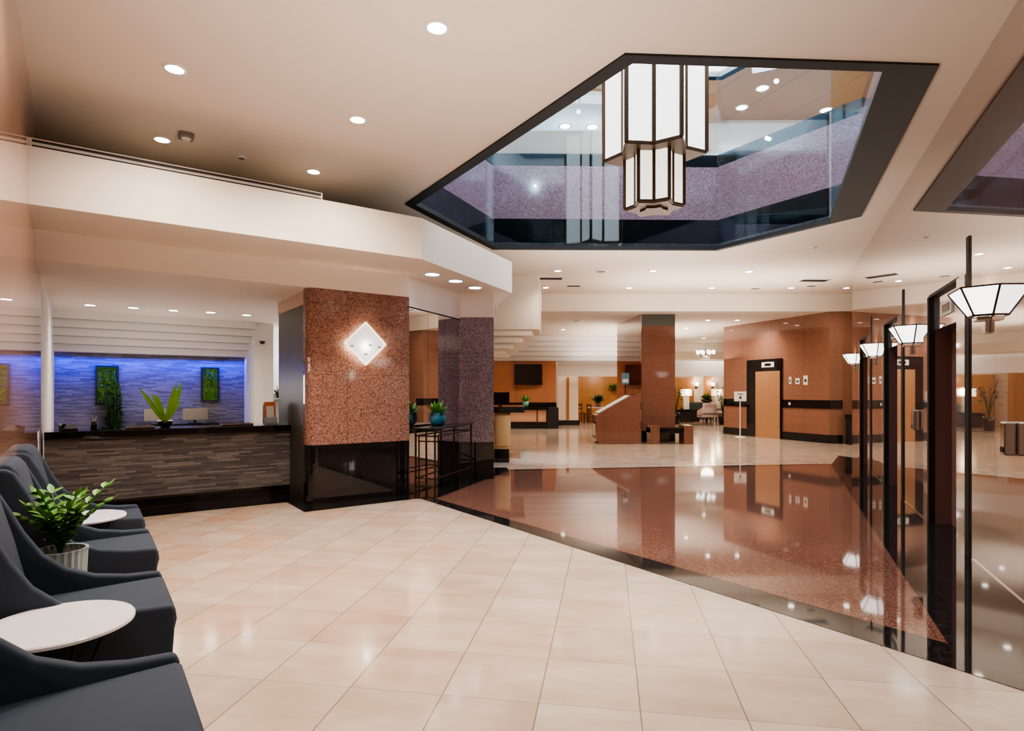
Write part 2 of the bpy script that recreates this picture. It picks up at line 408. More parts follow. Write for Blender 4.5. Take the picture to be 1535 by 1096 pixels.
# ================================================================== LIGHT WELL HEXAGON
HEX = [Vector(at(*p, HC)) for p in ((607, 305), (937, 79), (1408, 95), (1291, 323), (1075, 375), (738, 373))]
hc = sum(HEX, Vector((0, 0))) / 6
def inset(poly, d):
    out = []; n = len(poly)
    if not isinstance(d, (list, tuple)): d = [d] * n
    for i in range(n):
        a, b, c = poly[i - 1], poly[i], poly[(i + 1) % n]
        e1, e2 = (b - a).normalized(), (c - b).normalized()
        n1, n2 = Vector((e1.y, -e1.x)), Vector((e2.y, -e2.x))
        if n1.dot(hc - a) < 0: n1 = -n1
        if n2.dot(hc - b) < 0: n2 = -n2
        out.append(line_x(a + n1 * d[i - 1], e1, b + n2 * d[i], e2))
    return out
def slab_with_hole(name, outer, hole, z0, z1, mat, label=None):
    bm = bmesh.new()
    for z in (z0, z1):
        es = []
        for loop in (outer, hole):
            vs = [bm.verts.new((p[0], p[1], z)) for p in loop]
            es += [bm.edges.new((vs[i], vs[(i + 1) % len(vs)])) for i in range(len(vs))]
        bmesh.ops.triangle_fill(bm, edges=es, use_beauty=True)
    bm.verts.ensure_lookup_table()
    n = len(outer); m = len(hole); tot = n + m
    vs = list(bm.verts)
    for st, cnt in ((0, n), (n, m)):
        for i in range(cnt):
            j = (i + 1) % cnt
            bm.faces.new((vs[st + i], vs[st + j], vs[tot + st + j], vs[tot + st + i]))
    mb = MB.__new__(MB); mb.bm = bm
    return S(name, mb, mat, label)
slab_with_hole('ceiling', [(-13, -4), (17, -4), (17, 16.6), (-13, 16.6)], HEX, HC, HC + .12, M['ceiling'], 'smooth cream main ceiling')
rim_in = inset(HEX, [.14, .12, .42, .10, .08, .14])
def ring(name, outer, inner, z0, z1, mat, label=None):
    mb = MB(); n = len(outer)
    for i in range(n):
        j = (i + 1) % n
        mb.prism([outer[i], outer[j], inner[j], inner[i]], z0, z1)
    return S(name, mb, mat, label)
ring('trim_1', HEX, rim_in, HC - .02, HC + .05, M['blackmatte'], 'black rim around the light well')
ring('wall_light_well_base', inset(HEX, -.2), inset(HEX, -.0), HC + .05, HC + .58, M['black'], 'black stone band at the foot of the light well')
ring('wall_light_well_band', inset(HEX, -.2), inset(HEX, .0), HC + .58, HC + 1.60, M['pinkband'], 'speckled pink granite balcony band of the light well')
ring('wall_light_well_cap', inset(HEX, -.22), inset(HEX, -.01), HC + 1.60, HC + 1.84, M['black'], 'black coping band on top of the balcony')
gl_in = inset(HEX, [.05, .05, .40, .05, .05, .05]); gl_out = inset(HEX, [.035, .035, .385, .035, .035, .035])
for i in range(6):
    j = (i + 1) % 6
    mb = MB().prism([gl_out[i], gl_out[j], gl_in[j], gl_in[i]], HC + .06, 7.6)
    S('window_%d' % (i + 1), mb, M['glass'], 'tall glass screen lining one side of the light well')
# upper storey
UZ = 7.75
big = inset(HEX, -.35)
slab_with_hole('ceiling_upper', [(-9, -2), (16, -2), (16, 15.5), (-9, 15.5)], big, UZ, UZ + .1, M['ceilwood'], 'brown panelled ceiling of the upper floor')
ring('trim_2', inset(HEX, -.5), big, UZ + .0, UZ + .9, M['white'], 'white skylight kerb above the light well')
S('wall_upper_far', MB().box(-9, 16, 13.9, 14.1, HC + .12, UZ), M['white'], 'white upper floor wall beyond the balcony')
S('wall_upper_left', MB().box(-7, -6.8, -2, 14, HC + .12, UZ), M['white'])
S('wall_upper_right', MB().box(12, 12.2, -2, 14, HC + .12, UZ), M['white'])
S('wall_upper_near', MB().box(-7, 12, -2, -1.8, HC + .12, UZ), M['white'])
S('ceiling_upper_soffit', MB().box(-6.8, 2.6, 12.6, 13.9, 7.0, UZ), M['white'], 'white dropped soffit over the upper floor wall at left')
S('trim_3', MB().box(-6.8, 12, 13.82, 13.9, 6.95, 7.02).box(-6.8, 12, 13.82, 13.9, HC + .12, 5.0), M['rail'])

# ================================================================== LANTERN CHANDELIER
def star(c, Ro, Ri, phase):
    return [Vector((c[0] + (Ro if k % 2 == 0 else Ri) * cos(phase + k * PI / 6), c[1] + (Ro if k % 2 == 0 else Ri) * sin(phase + k * PI / 6))) for k in range(12)]
ch = thing('chandelier', 'large star-shaped lantern chandelier of white glass and bronze hanging in the light well', 'chandelier', (2.08, 8.70, 4.1))
ph0 = R(46)
def tier(prefix, Ro, Ri, z0, z1, mat, edge):
    st = star((0, 0), Ro, Ri, ph0); ins = star((0, 0), Ro - .012, Ri - .012, ph0)
    for k in range(12):
        j = (k + 1) % 12; a, b = st[k], st[j]; d = (b - a).normalized()
        a2, b2 = a + d * edge * .45, b - d * edge * .45
        nn = Vector((d.y, -d.x)) * .01
        if nn.dot(a) < 0: nn = -nn
        g = MB().prism([a2, b2, b2 - nn, a2 - nn], z0 + .02, z1 - .02)
        g.build('glass_panel', mat, ch)
    for k in range(12):
        MB().bar((*st[k], z0), (*st[k], z1), edge, edge).build('frame_bar', M['brass'], ch)
    for z in (z0, z1):
        mb = MB()
        for k in range(12): mb.bar((*st[k], z), (*st[(k + 1) % 12], z), .035, .035)
        mb.build('frame_rim', M['brass'], ch)
    return st
st_u = tier('upper', .73, .50, .80, 3.35, M['lantern'], .055)
st_l = tier('lower', .42, .30, .06, .80, M['lantern2'], .045)
mb = MB(); n = 12
for k in range(12):
    j = (k + 1) % 12
    mb.prism([st_u[k], st_u[j], st_l[j], st_l[k]], .775, .80)
mb.build('base_plate', M['brass'], ch)
mb = MB()
st_b = star((0, 0), .41, .29, ph0)
mb.prism(st_b, .03, .07); mb.prism(star((0, 0), .2, .15, ph0), .0, .03)
mb.build('bottom_plate', M['brass'], ch)
mb = MB().prism(star((0, 0), .72, .49, ph0), 3.35, 3.38); mb.build('top_plate', M['brass'], ch)
for sx, sy in ((.35, 0), (-.35, 0)):
    MB().tube([(sx, sy, 3.36), (sx, sy, 4.55)], .018).build('suspension_rod', M['iron'], ch)
S('trim_4', MB().bar((-3.5, 8.72, 8.7), (8, 8.72, 8.7), .12, .16), M['rail'], 'steel beam across the skylight carrying the lantern')
lamp('POINT', (2.12, 8.72, 4.55), 20, (1, .9, .75), .2, name='lantern_lamp')

# ================================================================== LIFT WALL (right)
def wall_seg(mb, s0, s1, z0, z1, n0=-.5, n1=0):
    return mb.prism([tuple(wallP(s0, n0)), tuple(wallP(s1, n0)), tuple(wallP(s1, n1)), tuple(wallP(s0, n1))], z0, z1)
CS = [6.62, 9.58, 12.54]; HW = .58
edges_s = [-3.5] + sum([[c - HW, c + HW] for c in CS], []) + [14.5]
mb = MB()
for i in range(0, len(edges_s), 2): wall_seg(mb, edges_s[i], edges_s[i + 1], 0, 2.52)
wall_seg(mb, -3.5, 14.5, 2.52, HC)
S('wall_right', mb, M['liftstone'], 'mirror-polished brown stone lift wall on the right')
ordn = ['nearest', 'middle', 'farthest']
for i, c in enumerate(CS):
    mb = MB(); wall_seg(mb, c - HW, c + HW, 0, 2.13, -.24, -.20)
    d = S('door_%d' % (i + 1), mb, M['darkdoor'], 'dark bronze lift door, %s of the three in the right wall' % ordn[i])
    mb = MB()
    wall_seg(mb, c - HW, c - HW + .02, 0, 2.5, -.05, .008); wall_seg(mb, c + HW - .02, c + HW, 0, 2.5, -.05, .008)
    wall_seg(mb, c - HW, c + HW, 2.49, 2.52, -.26, .008)
    mb.build('door_frame', M['blackmatte'], d)
    for ja, jb in ((c - HW, c - HW + .02), (c + HW - .02, c + HW)):
        mb = MB(); wall_seg(mb, ja, jb, 0, 2.49, -.26, -.05); mb.build('door_jamb', M['jamb'], d)
    mb = MB(); wall_seg(mb, c - .004, c + .004, 0, 2.13, -.20, -.198); mb.build('door_gap', M['dark'], d)
    mb = MB(); wall_seg(mb, c - HW + .02, c + HW - .02, 2.13, 2.49, -.1, -.04); tr = mb.build('transom', M['steelstrip'], d)
    mb = MB(); wall_seg(mb, c - .2, c + .2, 2.24, 2.38, -.04, -.025); ip = mb.build('floor_indicator', M['paper'], tr)
    mb = MB(); wall_seg(mb, c - .14, c + .14, 2.27, 2.35, -.025, -.02); mb.build('indicator_window', M['screen'], ip)
    # steel pilasters and black channel
    mb = MB(); wall_seg(mb, c - HW - .27, c - HW - .01, 0, 2.5, 0, .02)
    S('trim_%d' % (5 + 3 * i), mb, M['steelstrip'], 'polished steel strip on the near side of the %s lift' % ordn[i])
    mb = MB(); wall_seg(mb, c + HW + .01, c + HW + .2, 0, 2.5, 0, .02)
    S('trim_%d' % (6 + 3 * i), mb, M['steelstrip'], 'polished steel strip on the far side of the %s lift' % ordn[i])
    mb = MB(); wall_seg(mb, c - HW - .36, c - HW - .28, 0, 2.82, 0, .012)
    S('trim_%d' % (7 + 3 * i), mb, M['blackmatte'], 'black vertical channel beside the %s lift' % ordn[i])
mb = MB(); wall_seg(mb, 2, 5.6, 0, .015, 0, .012); wall_seg(mb, 7.4, 8.6, 0, .015, 0, .012); wall_seg(mb, 10.4, 11.55, 0, .015, 0, .012)
S('baseboard_right', mb, M['chrome'], 'thin chrome line at the foot of the lift wall')
S('wall_right_return', MB().box(7.75, 14.2, 12.8, 13.1, 0, HC), M['cream'])
S('wall_outer_right', MB().box(14, 14.2, 13, 33, 0, HC), M['cream']); S('wall_outer_left', MB().box(-12.9, -12.7, -4, 33, 0, HC), M['cream'])
S('wall_right_end', MB().prism([tuple(wallP(14.5, -.5)), tuple(wallP(14.56, -.5)), tuple(wallP(14.56, 0)), tuple(wallP(14.5, 0))], 0, HC), M['liftstone'])

# wall sconces
def make_sconce():
    t = thing('wall_sconce', '', 'sconce', (0, 0, 0))
    T = [(-.28, .0), (-.19, .22), (.19, .22), (.28, .0)]; Bt = [(-.12, .0), (-.08, .11), (.08, .11), (.12, .0)]
    zt, zb = .13, -.08
    for i in range(3):
        MB().poly([(*T[i], zt), (*T[i + 1], zt), (*Bt[i + 1], zb), (*Bt[i], zb)]).build('glass_panel', M['shade'], t)
    mb = MB()
    for i in range(4): mb.bar((*T[i], zt), (*Bt[i], zb), .013)
    for i in range(3): mb.bar((*T[i], zt), (*T[i + 1], zt), .013); mb.bar((*Bt[i], zb), (*Bt[i + 1], zb), .016)
    mb.build('frame', M['iron'], t)
    mb = MB().prism([(-.09, 0), (.09, 0), (.06, .09), (-.06, .09)], -.12, -.085)
    mb.box(-.05, .05, 0, .03, -.22, -.1); mb.build('bracket', M['chrome'], t, bevel=.004)
    MB().box(-.12, .12, .0, .012, -.1, .1).build('back_plate', M['chrome'], t, bevel=.003)
    return t
sc0 = make_sconce()
for i, (s, lb) in enumerate(((5.2, 'lantern wall sconce nearest the camera on the lift wall'), (8.14, 'wall sconce between the nearest and middle lifts'),
                             (11.1, 'wall sconce between the middle and farthest lifts'), (14.05, 'small wall sconce past the farthest lift at the end of the stone wall'))):
    w = wallP(s, 0.001); lb = 'frosted glass ' + lb
    if i == 0: o = sc0; o.location = (w.x, w.y, 2.14); o.rotation_euler = (0, 0, ROT_P); o['label'] = lb; o['group'] = 'sconces along the lift wall'
    else: o = dup(sc0, (w.x, w.y, 2.14), ROT_P, lb, 'sconces along the lift wall')
    q = wallP(s, .09); lamp('POINT', (q.x, q.y, 2.23), 9, (1, .80, .60), .02, name='sconce_lamp')
# chrome ash / sanitiser boxes and small sign on the stone
for s, lb in ((4.62, 'chrome wall dispenser on the stone panel right of the nearest lift'), (7.72, 'chrome wall dispenser on the stone between the nearest and middle lifts')):
    w = wallP(s, .001)
    t = thing('wall_dispenser', lb, 'dispenser', (w.x, w.y, 1.0), ROT_P, 'chrome wall dispensers')
    MB().box(-.05, .05, 0, .07, 0, .24).build('housing', M['chrome'], t, bevel=.012)
    MB().box(-.03, .03, .07, .075, .02, .06).build('spout', M['dark'], t)

# ================================================================== LEFT WALL, BULKHEADS, RECEPTION
def left_at(Y): return Vector((-.434 - .73 * Y, Y))
LD = (left_at(10) - left_at(0)).normalized(); LN = Vector((-LD.y, LD.x)); LN = LN if LN.x < 0 else -LN      # LN points away from the room
def lw(y0, y1, z0, z1, mb=None, t=.25):
    a, b = left_at(y0), left_at(y1); mb = mb or MB()
    return mb.prism([tuple(b), tuple(a), tuple(a + LN * t), tuple(b + LN * t)], z0, z1)
S('wall_left', lw(1.3, 6.86, 0, HC), M['leftstone'], 'mirror-polished pink stone wall behind the lounge chairs')
S('wall_left_reception', lw(6.86, 13, 0, HC), M['white'], 'white painted wall at the left end of the reception')
# room behind the photographer
a = left_at(1.3)
S('wall_back_return', MB().box(-7, a.x, 1.1, 1.3, 0, HC), M['cream'])
S('wall_back_left', MB().box(-7.2, -7, -4, 1.3, 0, HC), M['cream'])
S('wall_back', MB().box(-7, 3, -4.2, -4, 0, HC), M['cream'], 'cream wall behind the viewpoint')

p1 = left_at(5.2); p2 = left_at(5.98)
C1 = Vector((-1.12, 7.36)); C2 = Vector((0.0, 9.87))
d1 = (C1 - p1).normalized()
back_far = 13.6
S('ceiling_bulkhead_front', MB().prism([tuple(p1 - d1 * .3), tuple(C1), tuple(C2), (-.28, 11.2), (-.3, 12.5), (-9, 12.5), tuple(left_at(12.5))], 3.10, 3.61), M['cream'], 'deep white bulkhead stepping down over the reception')
dB = (R1 - FL).normalized()
f2l = line_x(FL, dB, left_at(0), LD)
S('ceiling_bulkhead_reception', MB().prism([tuple(f2l - dB * .3), tuple(R1), tuple(MEND), (-.87, 12.3), (-8.6, 12.3), (-8.2, 10)], 2.80, 3.10), M['cream'], 'cream soffit over the reception desk')
S('ceiling_bulkhead_bounce_board', MB().prism([tuple(p1 + Q * .1), tuple(C1 + Q * .12), tuple(C2 - P * .1 + Q * .1), (-.4, 12.4), (-9, 12.4)], 3.612, 3.63), M['cover'], 'unseen grey board added on top of the white bulkhead to cut bounced light')  # unseen board added to darken the ceiling recess above the bulkhead
# slot diffuser on the upper edge of the bulkhead
t = thing('slot_diffuser', 'long dark linear slot air diffuser along the top of the white bulkhead', 'air vent', (p1.x, p1.y, 3.61), math.atan2(d1.y, d1.x))
MB().box(.02, 2.55, .01, .03, 0, .018).box(.02, 2.55, .01, .03, .05, .068).build('slot', M['dark'], t)
MB().box(0, 2.57, .03, .08, 0, .085).build('frame', M['cream'], t)

# reception stepped ceiling
bwp = Vector((-5.6, 12.3)); bw0 = line_x(bwp, B, left_at(0), LD)     # back wall line
bw1 = bwp + B * .05
steps = 5
for i in range(steps):
    off = 1.05 * (steps - i) / steps; off2 = 0
    z1 = 2.80 - i * .126; z0 = z1 - .126
    a0 = bw0 - Q * off + B * (-.2); b0 = bw1 - Q * off
    mb = MB().prism([tuple(a0), tuple(b0), tuple(bw1), tuple(bw0 - B * .2)], z0, z1)
    S('ceiling_reception_step.%03d' % i, mb, M['white'], 'white stepped ceiling fascia above the back wall of the reception')
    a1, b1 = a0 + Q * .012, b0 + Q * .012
    S('ceiling_reception_shade.%03d' % i, MB().prism([tuple(a1), tuple(b1), tuple(b1 + Q * .19), tuple(a1 + Q * .19)], z0 - .006, z0), M['stepshade'])  # thin darker strip paints in the shade under each step
S('wall_reception_back', MB().prism([tuple(bw0 - B * .3), tuple(bw1), tuple(bw1 + Q * .2), tuple(bw0 - B * .3 + Q * .2)], 0, 2.8), M['ledger2'], 'grey stacked stone back wall of the reception washed in blue light')
cw = bw1 - Q * .9
S('wall_reception_pier', MB().prism([tuple(cw), tuple(cw + B * .36), tuple(bw1 + B * .36), tuple(bw1)], 0, 2.8), M['white'], 'white pier at the right end of the reception back wall')
S('wall_reception_office', MB().prism([tuple(bw1 + B * .3 + Q * 1.2), tuple(bw1 + B * 3.6 + Q * 1.2), tuple(bw1 + B * 3.6 + Q * 1.3), tuple(bw1 + B * .3 + Q * 1.3)], 0, 3.1), M['white'], 'bright white back office wall')
S('wall_reception_side', MB().prism([tuple(bw1 + B * 3.4 + Q * 1.2), tuple(PB + Q * 1.3 + B * .2), tuple(PB + Q * 1.3 + B * .3), tuple(bw1 + B * 3.5 + Q * 1.2)], 0, 2.8), M['white'])
# reception desk
ce = line_x(cl, B, PB, Q); c0 = line_x(cl, B, left_at(0), LD) + B * .03
Ld = (ce - c0).length
t = thing('reception_desk', 'long reception desk of stacked dark stone with a polished black top', 'desk', (c0.x, c0.y, 0), ROT_B)
MB().box(0, Ld, 0, .12, .14, .90).build('front_panel', M['ledger'], t)
MB().box(0, Ld, .04, .12, .0, .14).build('toe_kick', M['black'], t)
MB().box(0, Ld, -.05, .55, .90, .99).build('countertop', M['black'], t, bevel=.006)
for x_ in (0, Ld - .06): MB().box(x_, x_ + .06, .12, .5, 0, .9).build('end_panel', M['black'], t)
def desk_pt(u, v, z=.99): p = c0 + B * u + Q * v; return (p.x, p.y, z)
S('trim_20', MB().prism([tuple(PB + Q * .0), tuple(PB + B * .1), tuple(PB + B * .1 + Q * 1.36), tuple(PB + Q * 1.36)], 0, 2.62), M['darkpanel'], 'dark olive panelled side of the pillar at the reception', bevel=.004)
S('ceiling_panel_head', MB().prism([tuple(PB), tuple(PB + B * .1), tuple(PB + B * .1 + Q * 1.4), tuple(PB + Q * 1.4)], 2.62, 2.8), M['tan'])
# pillar
arc = []
cc = FL + Q * .13
for k in range(7):
    an = -PI / 2 - k * (PI / 2) / 6
    arc.append(cc + B * (cos(an) * .13) + Q * (sin(an) * .13))
pil = [R1] + arc + [arc[-1] + Q * .06, R1 + Q * .45]
def shrink(pts, c, f): return [tuple(c + (Vector(p) - c) * f) for p in pts]
pc = sum((Vector(p) for p in pil), Vector((0, 0))) / len(pil)
S('wall_pillar', MB().prism([tuple(p) for p in pil], .765, 2.80), M['redstone'], 'speckled red granite pillar with the diamond wall light')
S('baseboard_pillar', MB().prism(shrink(pil, pc, .985), 0.0, .765), M['black'], 'polished black stone foot of the red pillar')
MB
# diamond light
dl = FL + B * .606
t = thing('diamond_wall_light', 'diamond-shaped frosted glass wall light glowing on the red granite pillar', 'sconce', (dl.x - Q.x * .002, dl.y - Q.y * .002, 2.10), ROT_B)
s = .285
mb = MB().extr([(-s, 0), (0, -s), (s, 0), (0, s)], 'y', -.10, -.088); mb.build('glass_plate', M['diamond'], t)
mb = MB()
for a_, b_ in (((-s, 0), (0, -s)), ((0, -s), (s, 0)), ((s, 0), (0, s)), ((0, s), (-s, 0))):
    mb.bar((a_[0], -.094, a_[1]), (b_[0], -.094, b_[1]), .022, .02)
mb.build('glass_edge', M['lampshade'], t)
MB().box(-.06, .06, -.06, 0, -.1, .06).build('lamp_body', M['chrome'], t)
mb = MB()
for x_, z_ in ((-.19, -.04), (.06, -.02), (.19, -.04), (0, -.14)):
    mb.bar((x_, -.088, z_), (x_ * .3, -.01, z_ * .3), .012); mb.bar((x_ - .02, -.102, z_), (x_ + .02, -.102, z_), .012)
mb.build('bracket', M['iron'], t)
for du, dz in ((-.16, -.02), (.16, -.02), (0, .12), (0, -.12)):
    q = dl + B * du - Q * .05; lamp('POINT', (q.x, q.y, 2.08 + dz), 2.2, (1, .82, .6), .03, name='diamond_lamp')
q = dl - Q * .16; lamp('POINT', (q.x, q.y, 2.06), 1.2, (1, .9, .8), .05, name='diamond_lamp_front')

# mirror between the pillars
mdir = (MEND - R1).normalized(); mn = Vector((mdir.y, -mdir.x)); Lm = (MEND - R1).length
S('wall_mirror_backing', MB().prism([tuple(R1 + mn * -.06), tuple(R1 + mn * -.12), tuple(MEND + mn * -.12), tuple(MEND + mn * -.06)], 0, 2.8), M['cream'])
S('wall_mirror_head', MB().prism([tuple(R1), tuple(R1 + mn * -.06), tuple(MEND + mn * -.06), tuple(MEND)], 2.67, 2.8), M['cream'])
t = thing('wall_mirror', 'tall mirror wall in three panes between the two granite pillars', 'mirror', (R1.x, R1.y, 0), math.atan2(mdir.y, mdir.x))
for k in range(3):
    MB().box(Lm * k / 3 + .003, Lm * (k + 1) / 3 - .003, 0, .02, .02, 2.65).build('mirror_pane', M['mirror'], t)
MB().box(0, Lm, -.005, .03, 2.65, 2.67).build('head_rail', M['iron'], t); MB().box(0, Lm, -.005, .03, 0, .02).build('foot_rail', M['iron'], t)
# second pillar
pp = [(-.87, 9.9), (-.305, 9.9), (-.34, 11.3), (-.87, 11.3)]
S('wall_pillar_violet', MB().prism(pp, .62, 2.70), M['purple'], 'violet-grey granite pillar at the far end of the mirror')
S('baseboard_pillar_violet', MB().prism(pp, 0, .62), M['black'], 'black stone foot of the violet pillar')
S('wall_pillar_head', MB().prism(pp, 2.70, 3.10), M['cream'])

# console table before the mirror
ct0 = Vector((-1.04, 8.06)); ctd = (Vector((-.62, 9.42)) - ct0).normalized(); ctl = 1.38
t = thing('console_table', 'tall dark iron console table in front of the mirror', 'table', (ct0.x, ct0.y, 0), math.atan2(ctd.y, ctd.x))
H_t = .96
MB().box(-.02, ctl + .02, -.02, .33, H_t - .02, H_t).build('tabletop', M['iron'], t, bevel=.003)
for x_ in (0, ctl - .022):
    for y_ in (0, .29): MB().box(x_, x_ + .022, y_, y_ + .022, 0, H_t - .02).build('leg', M['iron'], t)
for x_ in (.10,):
    for y_ in (0, .29): MB().box(x_, x_ + .016, y_, y_ + .016, 0, H_t - .12).build('leg', M['iron'], t)
mb = MB()
for z_ in (H_t - .12, .26):
    mb.box(0, ctl, 0, .018, z_, z_ + .018).box(0, ctl, .294, .312, z_, z_ + .018).box(0, .018, 0, .31, z_, z_ + .018).box(ctl - .018, ctl, 0, .31, z_, z_ + .018)
mb.box(0, .018, 0, .31, .14, .158).box(.1, .118, 0, .31, .14, .158).box(.1, .118, 0, .31, H_t - .2, H_t - .182)
mb.build('rail', M['iron'], t)

# ------------------------------------------------------------------ plants
def foliage_tuft(n, L, w, spread, droop=.35, z0=0):
    mb = MB()
    for i in range(n):
        a_ = random.uniform(0, 2 * PI); e = random.uniform(.3, 1.4)
        d = Vector((cos(a_) * spread * cos(e), sin(a_) * spread * cos(e), sin(e)))
        mb.leaf((cos(a_) * .02, sin(a_) * .02, z0), d, L * random.uniform(.6, 1), w, droop)
    return mb
tp = Vector((-1.09, 8.70))
pot = thing('potted_succulent', 'small green plant in a glazed teal bowl pot on the console table', 'plant', (tp.x, tp.y, H_t))
MB().lathe([(.07, 0), (.095, .02), (.125, .08), (.125, .13), (.105, .17), (.122, .19), (.118, .195), (.09, .17)], 28).build('pot', M['teal'], pot, smooth=True)
MB().lathe([(.09, .16), (.09, .165)], 16).build('soil', M['soil'], pot)
foliage_tuft(60, .27, .05, .9, .2, .16).build('foliage', M['leaf'], pot)
# ZZ plant between lounge chairs
def zz(parent, n=12, H=.36, z0=.55, spread=.28):
    st, lf = MB(), MB()
    for i in range(n):
        a_ = 2 * PI * i / n + random.uniform(-.3, .3); s_ = random.uniform(.35, 1) * spread; hh = H * random.uniform(.6, 1)
        pts = []
        for k in range(9):
            tt = k / 8; pts.append(Vector((cos(a_) * s_ * tt ** 1.6, sin(a_) * s_ * tt ** 1.6, z0 + hh * (tt - .12 * tt * tt))))
        st.tube(pts, .007, 6, .003)
        for k in range(2, 9):
            d = (pts[k] - pts[k - 1]).normalized(); sd = d.cross(Vector((0, 0, 1))).normalized()
            for sg in (-1, 1):
                lf.leaf(pts[k], d * .55 + sd * sg + Vector((0, 0, .25)), .085 * (1.15 - .04 * k), .04, .15)
        lf.leaf(pts[-1], d, .08, .035, .1)
    st.build('stem', M['leafdark'], parent, smooth=True); lf.build('foliage', M['leaf'], parent)
pl = thing('potted_plant', 'leafy green plant in a ribbed grey planter between two lounge chairs', 'plant', (-2.45, 3.22))
MB().lathe([(.085, 0), (.10, .02), (.125, .58), (.13, .6), (.115, .6), (.11, .57)], 48, rib=.04).build('planter', M['ribbed'], pl)
MB().lathe([(.11, .56), (.11, .575)], 20).build('soil', M['soil'], pl)
zz(pl, 19, .40, .56, .21)
# spiky plant on desk
u0 = (Vector((-4.60, 7.86)) - c0).dot(B)
sp = thing('agave_plant', 'bright green sword-leaved plant in a dark bowl on the reception desk', 'plant', desk_pt(u0, .33))
MB().lathe([(.05, 0), (.09, .03), (.10, .08), (.09, .085)], 20).build('bowl', M['black'], sp, smooth=True)
mb = MB()
for a_, e, L in ((3.0, 1.02, .54), (3.3, 1.22, .42), (.2, 1.2, .60), (.0, 1.32, .56), (.5, 1.08, .50), (2.7, 1.3, .40), (3.6, .95, .36), (-.4, 1.0, .34)):
    mb.leaf((0, 0, .06), (cos(a_ + ROT_B) * cos(e), sin(a_ + ROT_B) * cos(e), sin(e)), L, .062, .02, up=Vector((.45, -.89, 0)))
mb.build('foliage', M['leafbright'], sp)
# moss panels on the back wall
bwL = (bw1 - bw0).length
def on_back(px):      # parameter along the back wall seen at px
    k_ = (px - CX) / F_; return (k_ * bw0.y - bw0.x) / (B.x - k_ * B.y)
for (xa, xb, za, zb, lb) in ((143, 178, 1.22, 1.94, 'wider framed panel of green moss on the left of the reception back wall'), (301, 328, 1.26, 1.95, 'narrow framed panel of green moss on the right of the reception back wall')):
    ua, ub = on_back(xa), on_back(xb); q = bw0 + B * ((ua + ub) / 2) - Q * .002; w_ = (ub - ua) / 2
    t = thing('moss_panel', lb, 'wall art', (q.x, q.y, za), ROT_B)
    hh = zb - za
    MB().box(-w_, w_, -.06, 0, 0, .03).box(-w_, w_, -.06, 0, hh - .03, hh).box(-w_, -w_ + .03, -.06, 0, .03, hh - .03).box(w_ - .03, w_, -.06, 0, .03, hh - .03).build('frame', M['dark'], t)
    mb = MB().box(-w_ + .03, w_ - .03, -.02, 0, .03, hh - .03)
    for k in range(160):
        mb.leaf((random.uniform(-w_ + .05, w_ - .05), -.03, random.uniform(.05, hh - .05)), (random.uniform(-1, 1), -.35, random.uniform(-1, 1)), .07, .03, .1, 2)
    mb.build('moss', M['moss'], t)
# tall dark plant and back-counter
q = bw0 + B * on_back(170) - Q * .30
t = thing('tall_plant', 'tall dark leafy plant below the wider moss panel behind the reception desk', 'plant', (q.x, q.y, 0))
MB().lathe([(.12, 0), (.15, .02), (.17, .4), (.15, .41)], 24).build('pot', M['black'], t, smooth=True)
st, lf = MB(), MB()
for i in range(30):
    x_, y_ = random.uniform(-.13, .13), random.uniform(-.08, .08); hh = random.uniform(1.1, 1.65)
    st.tube([(x_ * .4, y_ * .4, .38), (x_, y_, hh)], .008, 5)
    for k in range(9):
        zz_ = .7 + (hh - .7) * k / 8; a_ = random.uniform(0, 6.28)
        lf.leaf((x_, y_, zz_), (cos(a_), sin(a_), .5), .15, .05, .3, 3)
st.build('stem', M['leafdark'], t); lf.build('foliage', M['leafdark'], t)
# credenza behind
q0 = bw0 + B * (on_back(170) + .34) - Q * .75
t = thing('back_counter', 'low dark credenza against the reception back wall', 'cabinet', (q0.x, q0.y, 0), ROT_B)
MB().box(0, 1.6, 0, .5, .06, .82).build('carcass', M['darkpanel'], t)
MB().box(-.02, 1.62, -.02, .5, .82, .86).build('top', M['black'], t)
for k in range(4): MB().box(.02 + k * .395, .39 + k * .395, -.015, 0, .1, .8).build('door', M['darkpanel'], t)
def monitor(loc, rz, lb):
    t = thing('monitor', lb, 'monitor', loc, rz, 'monitors on the reception desk')
    MB().box(-.22, .22, -.015, .015, .06, .28).build('screen', M['grille'], t, bevel=.004)
    MB().box(-.025, .025, .01, .03, .0, .12).build('stand', M['blackmatte'], t)
    MB().box(-.1, .1, -.08, .1, 0, .012).build('foot', M['blackmatte'], t)
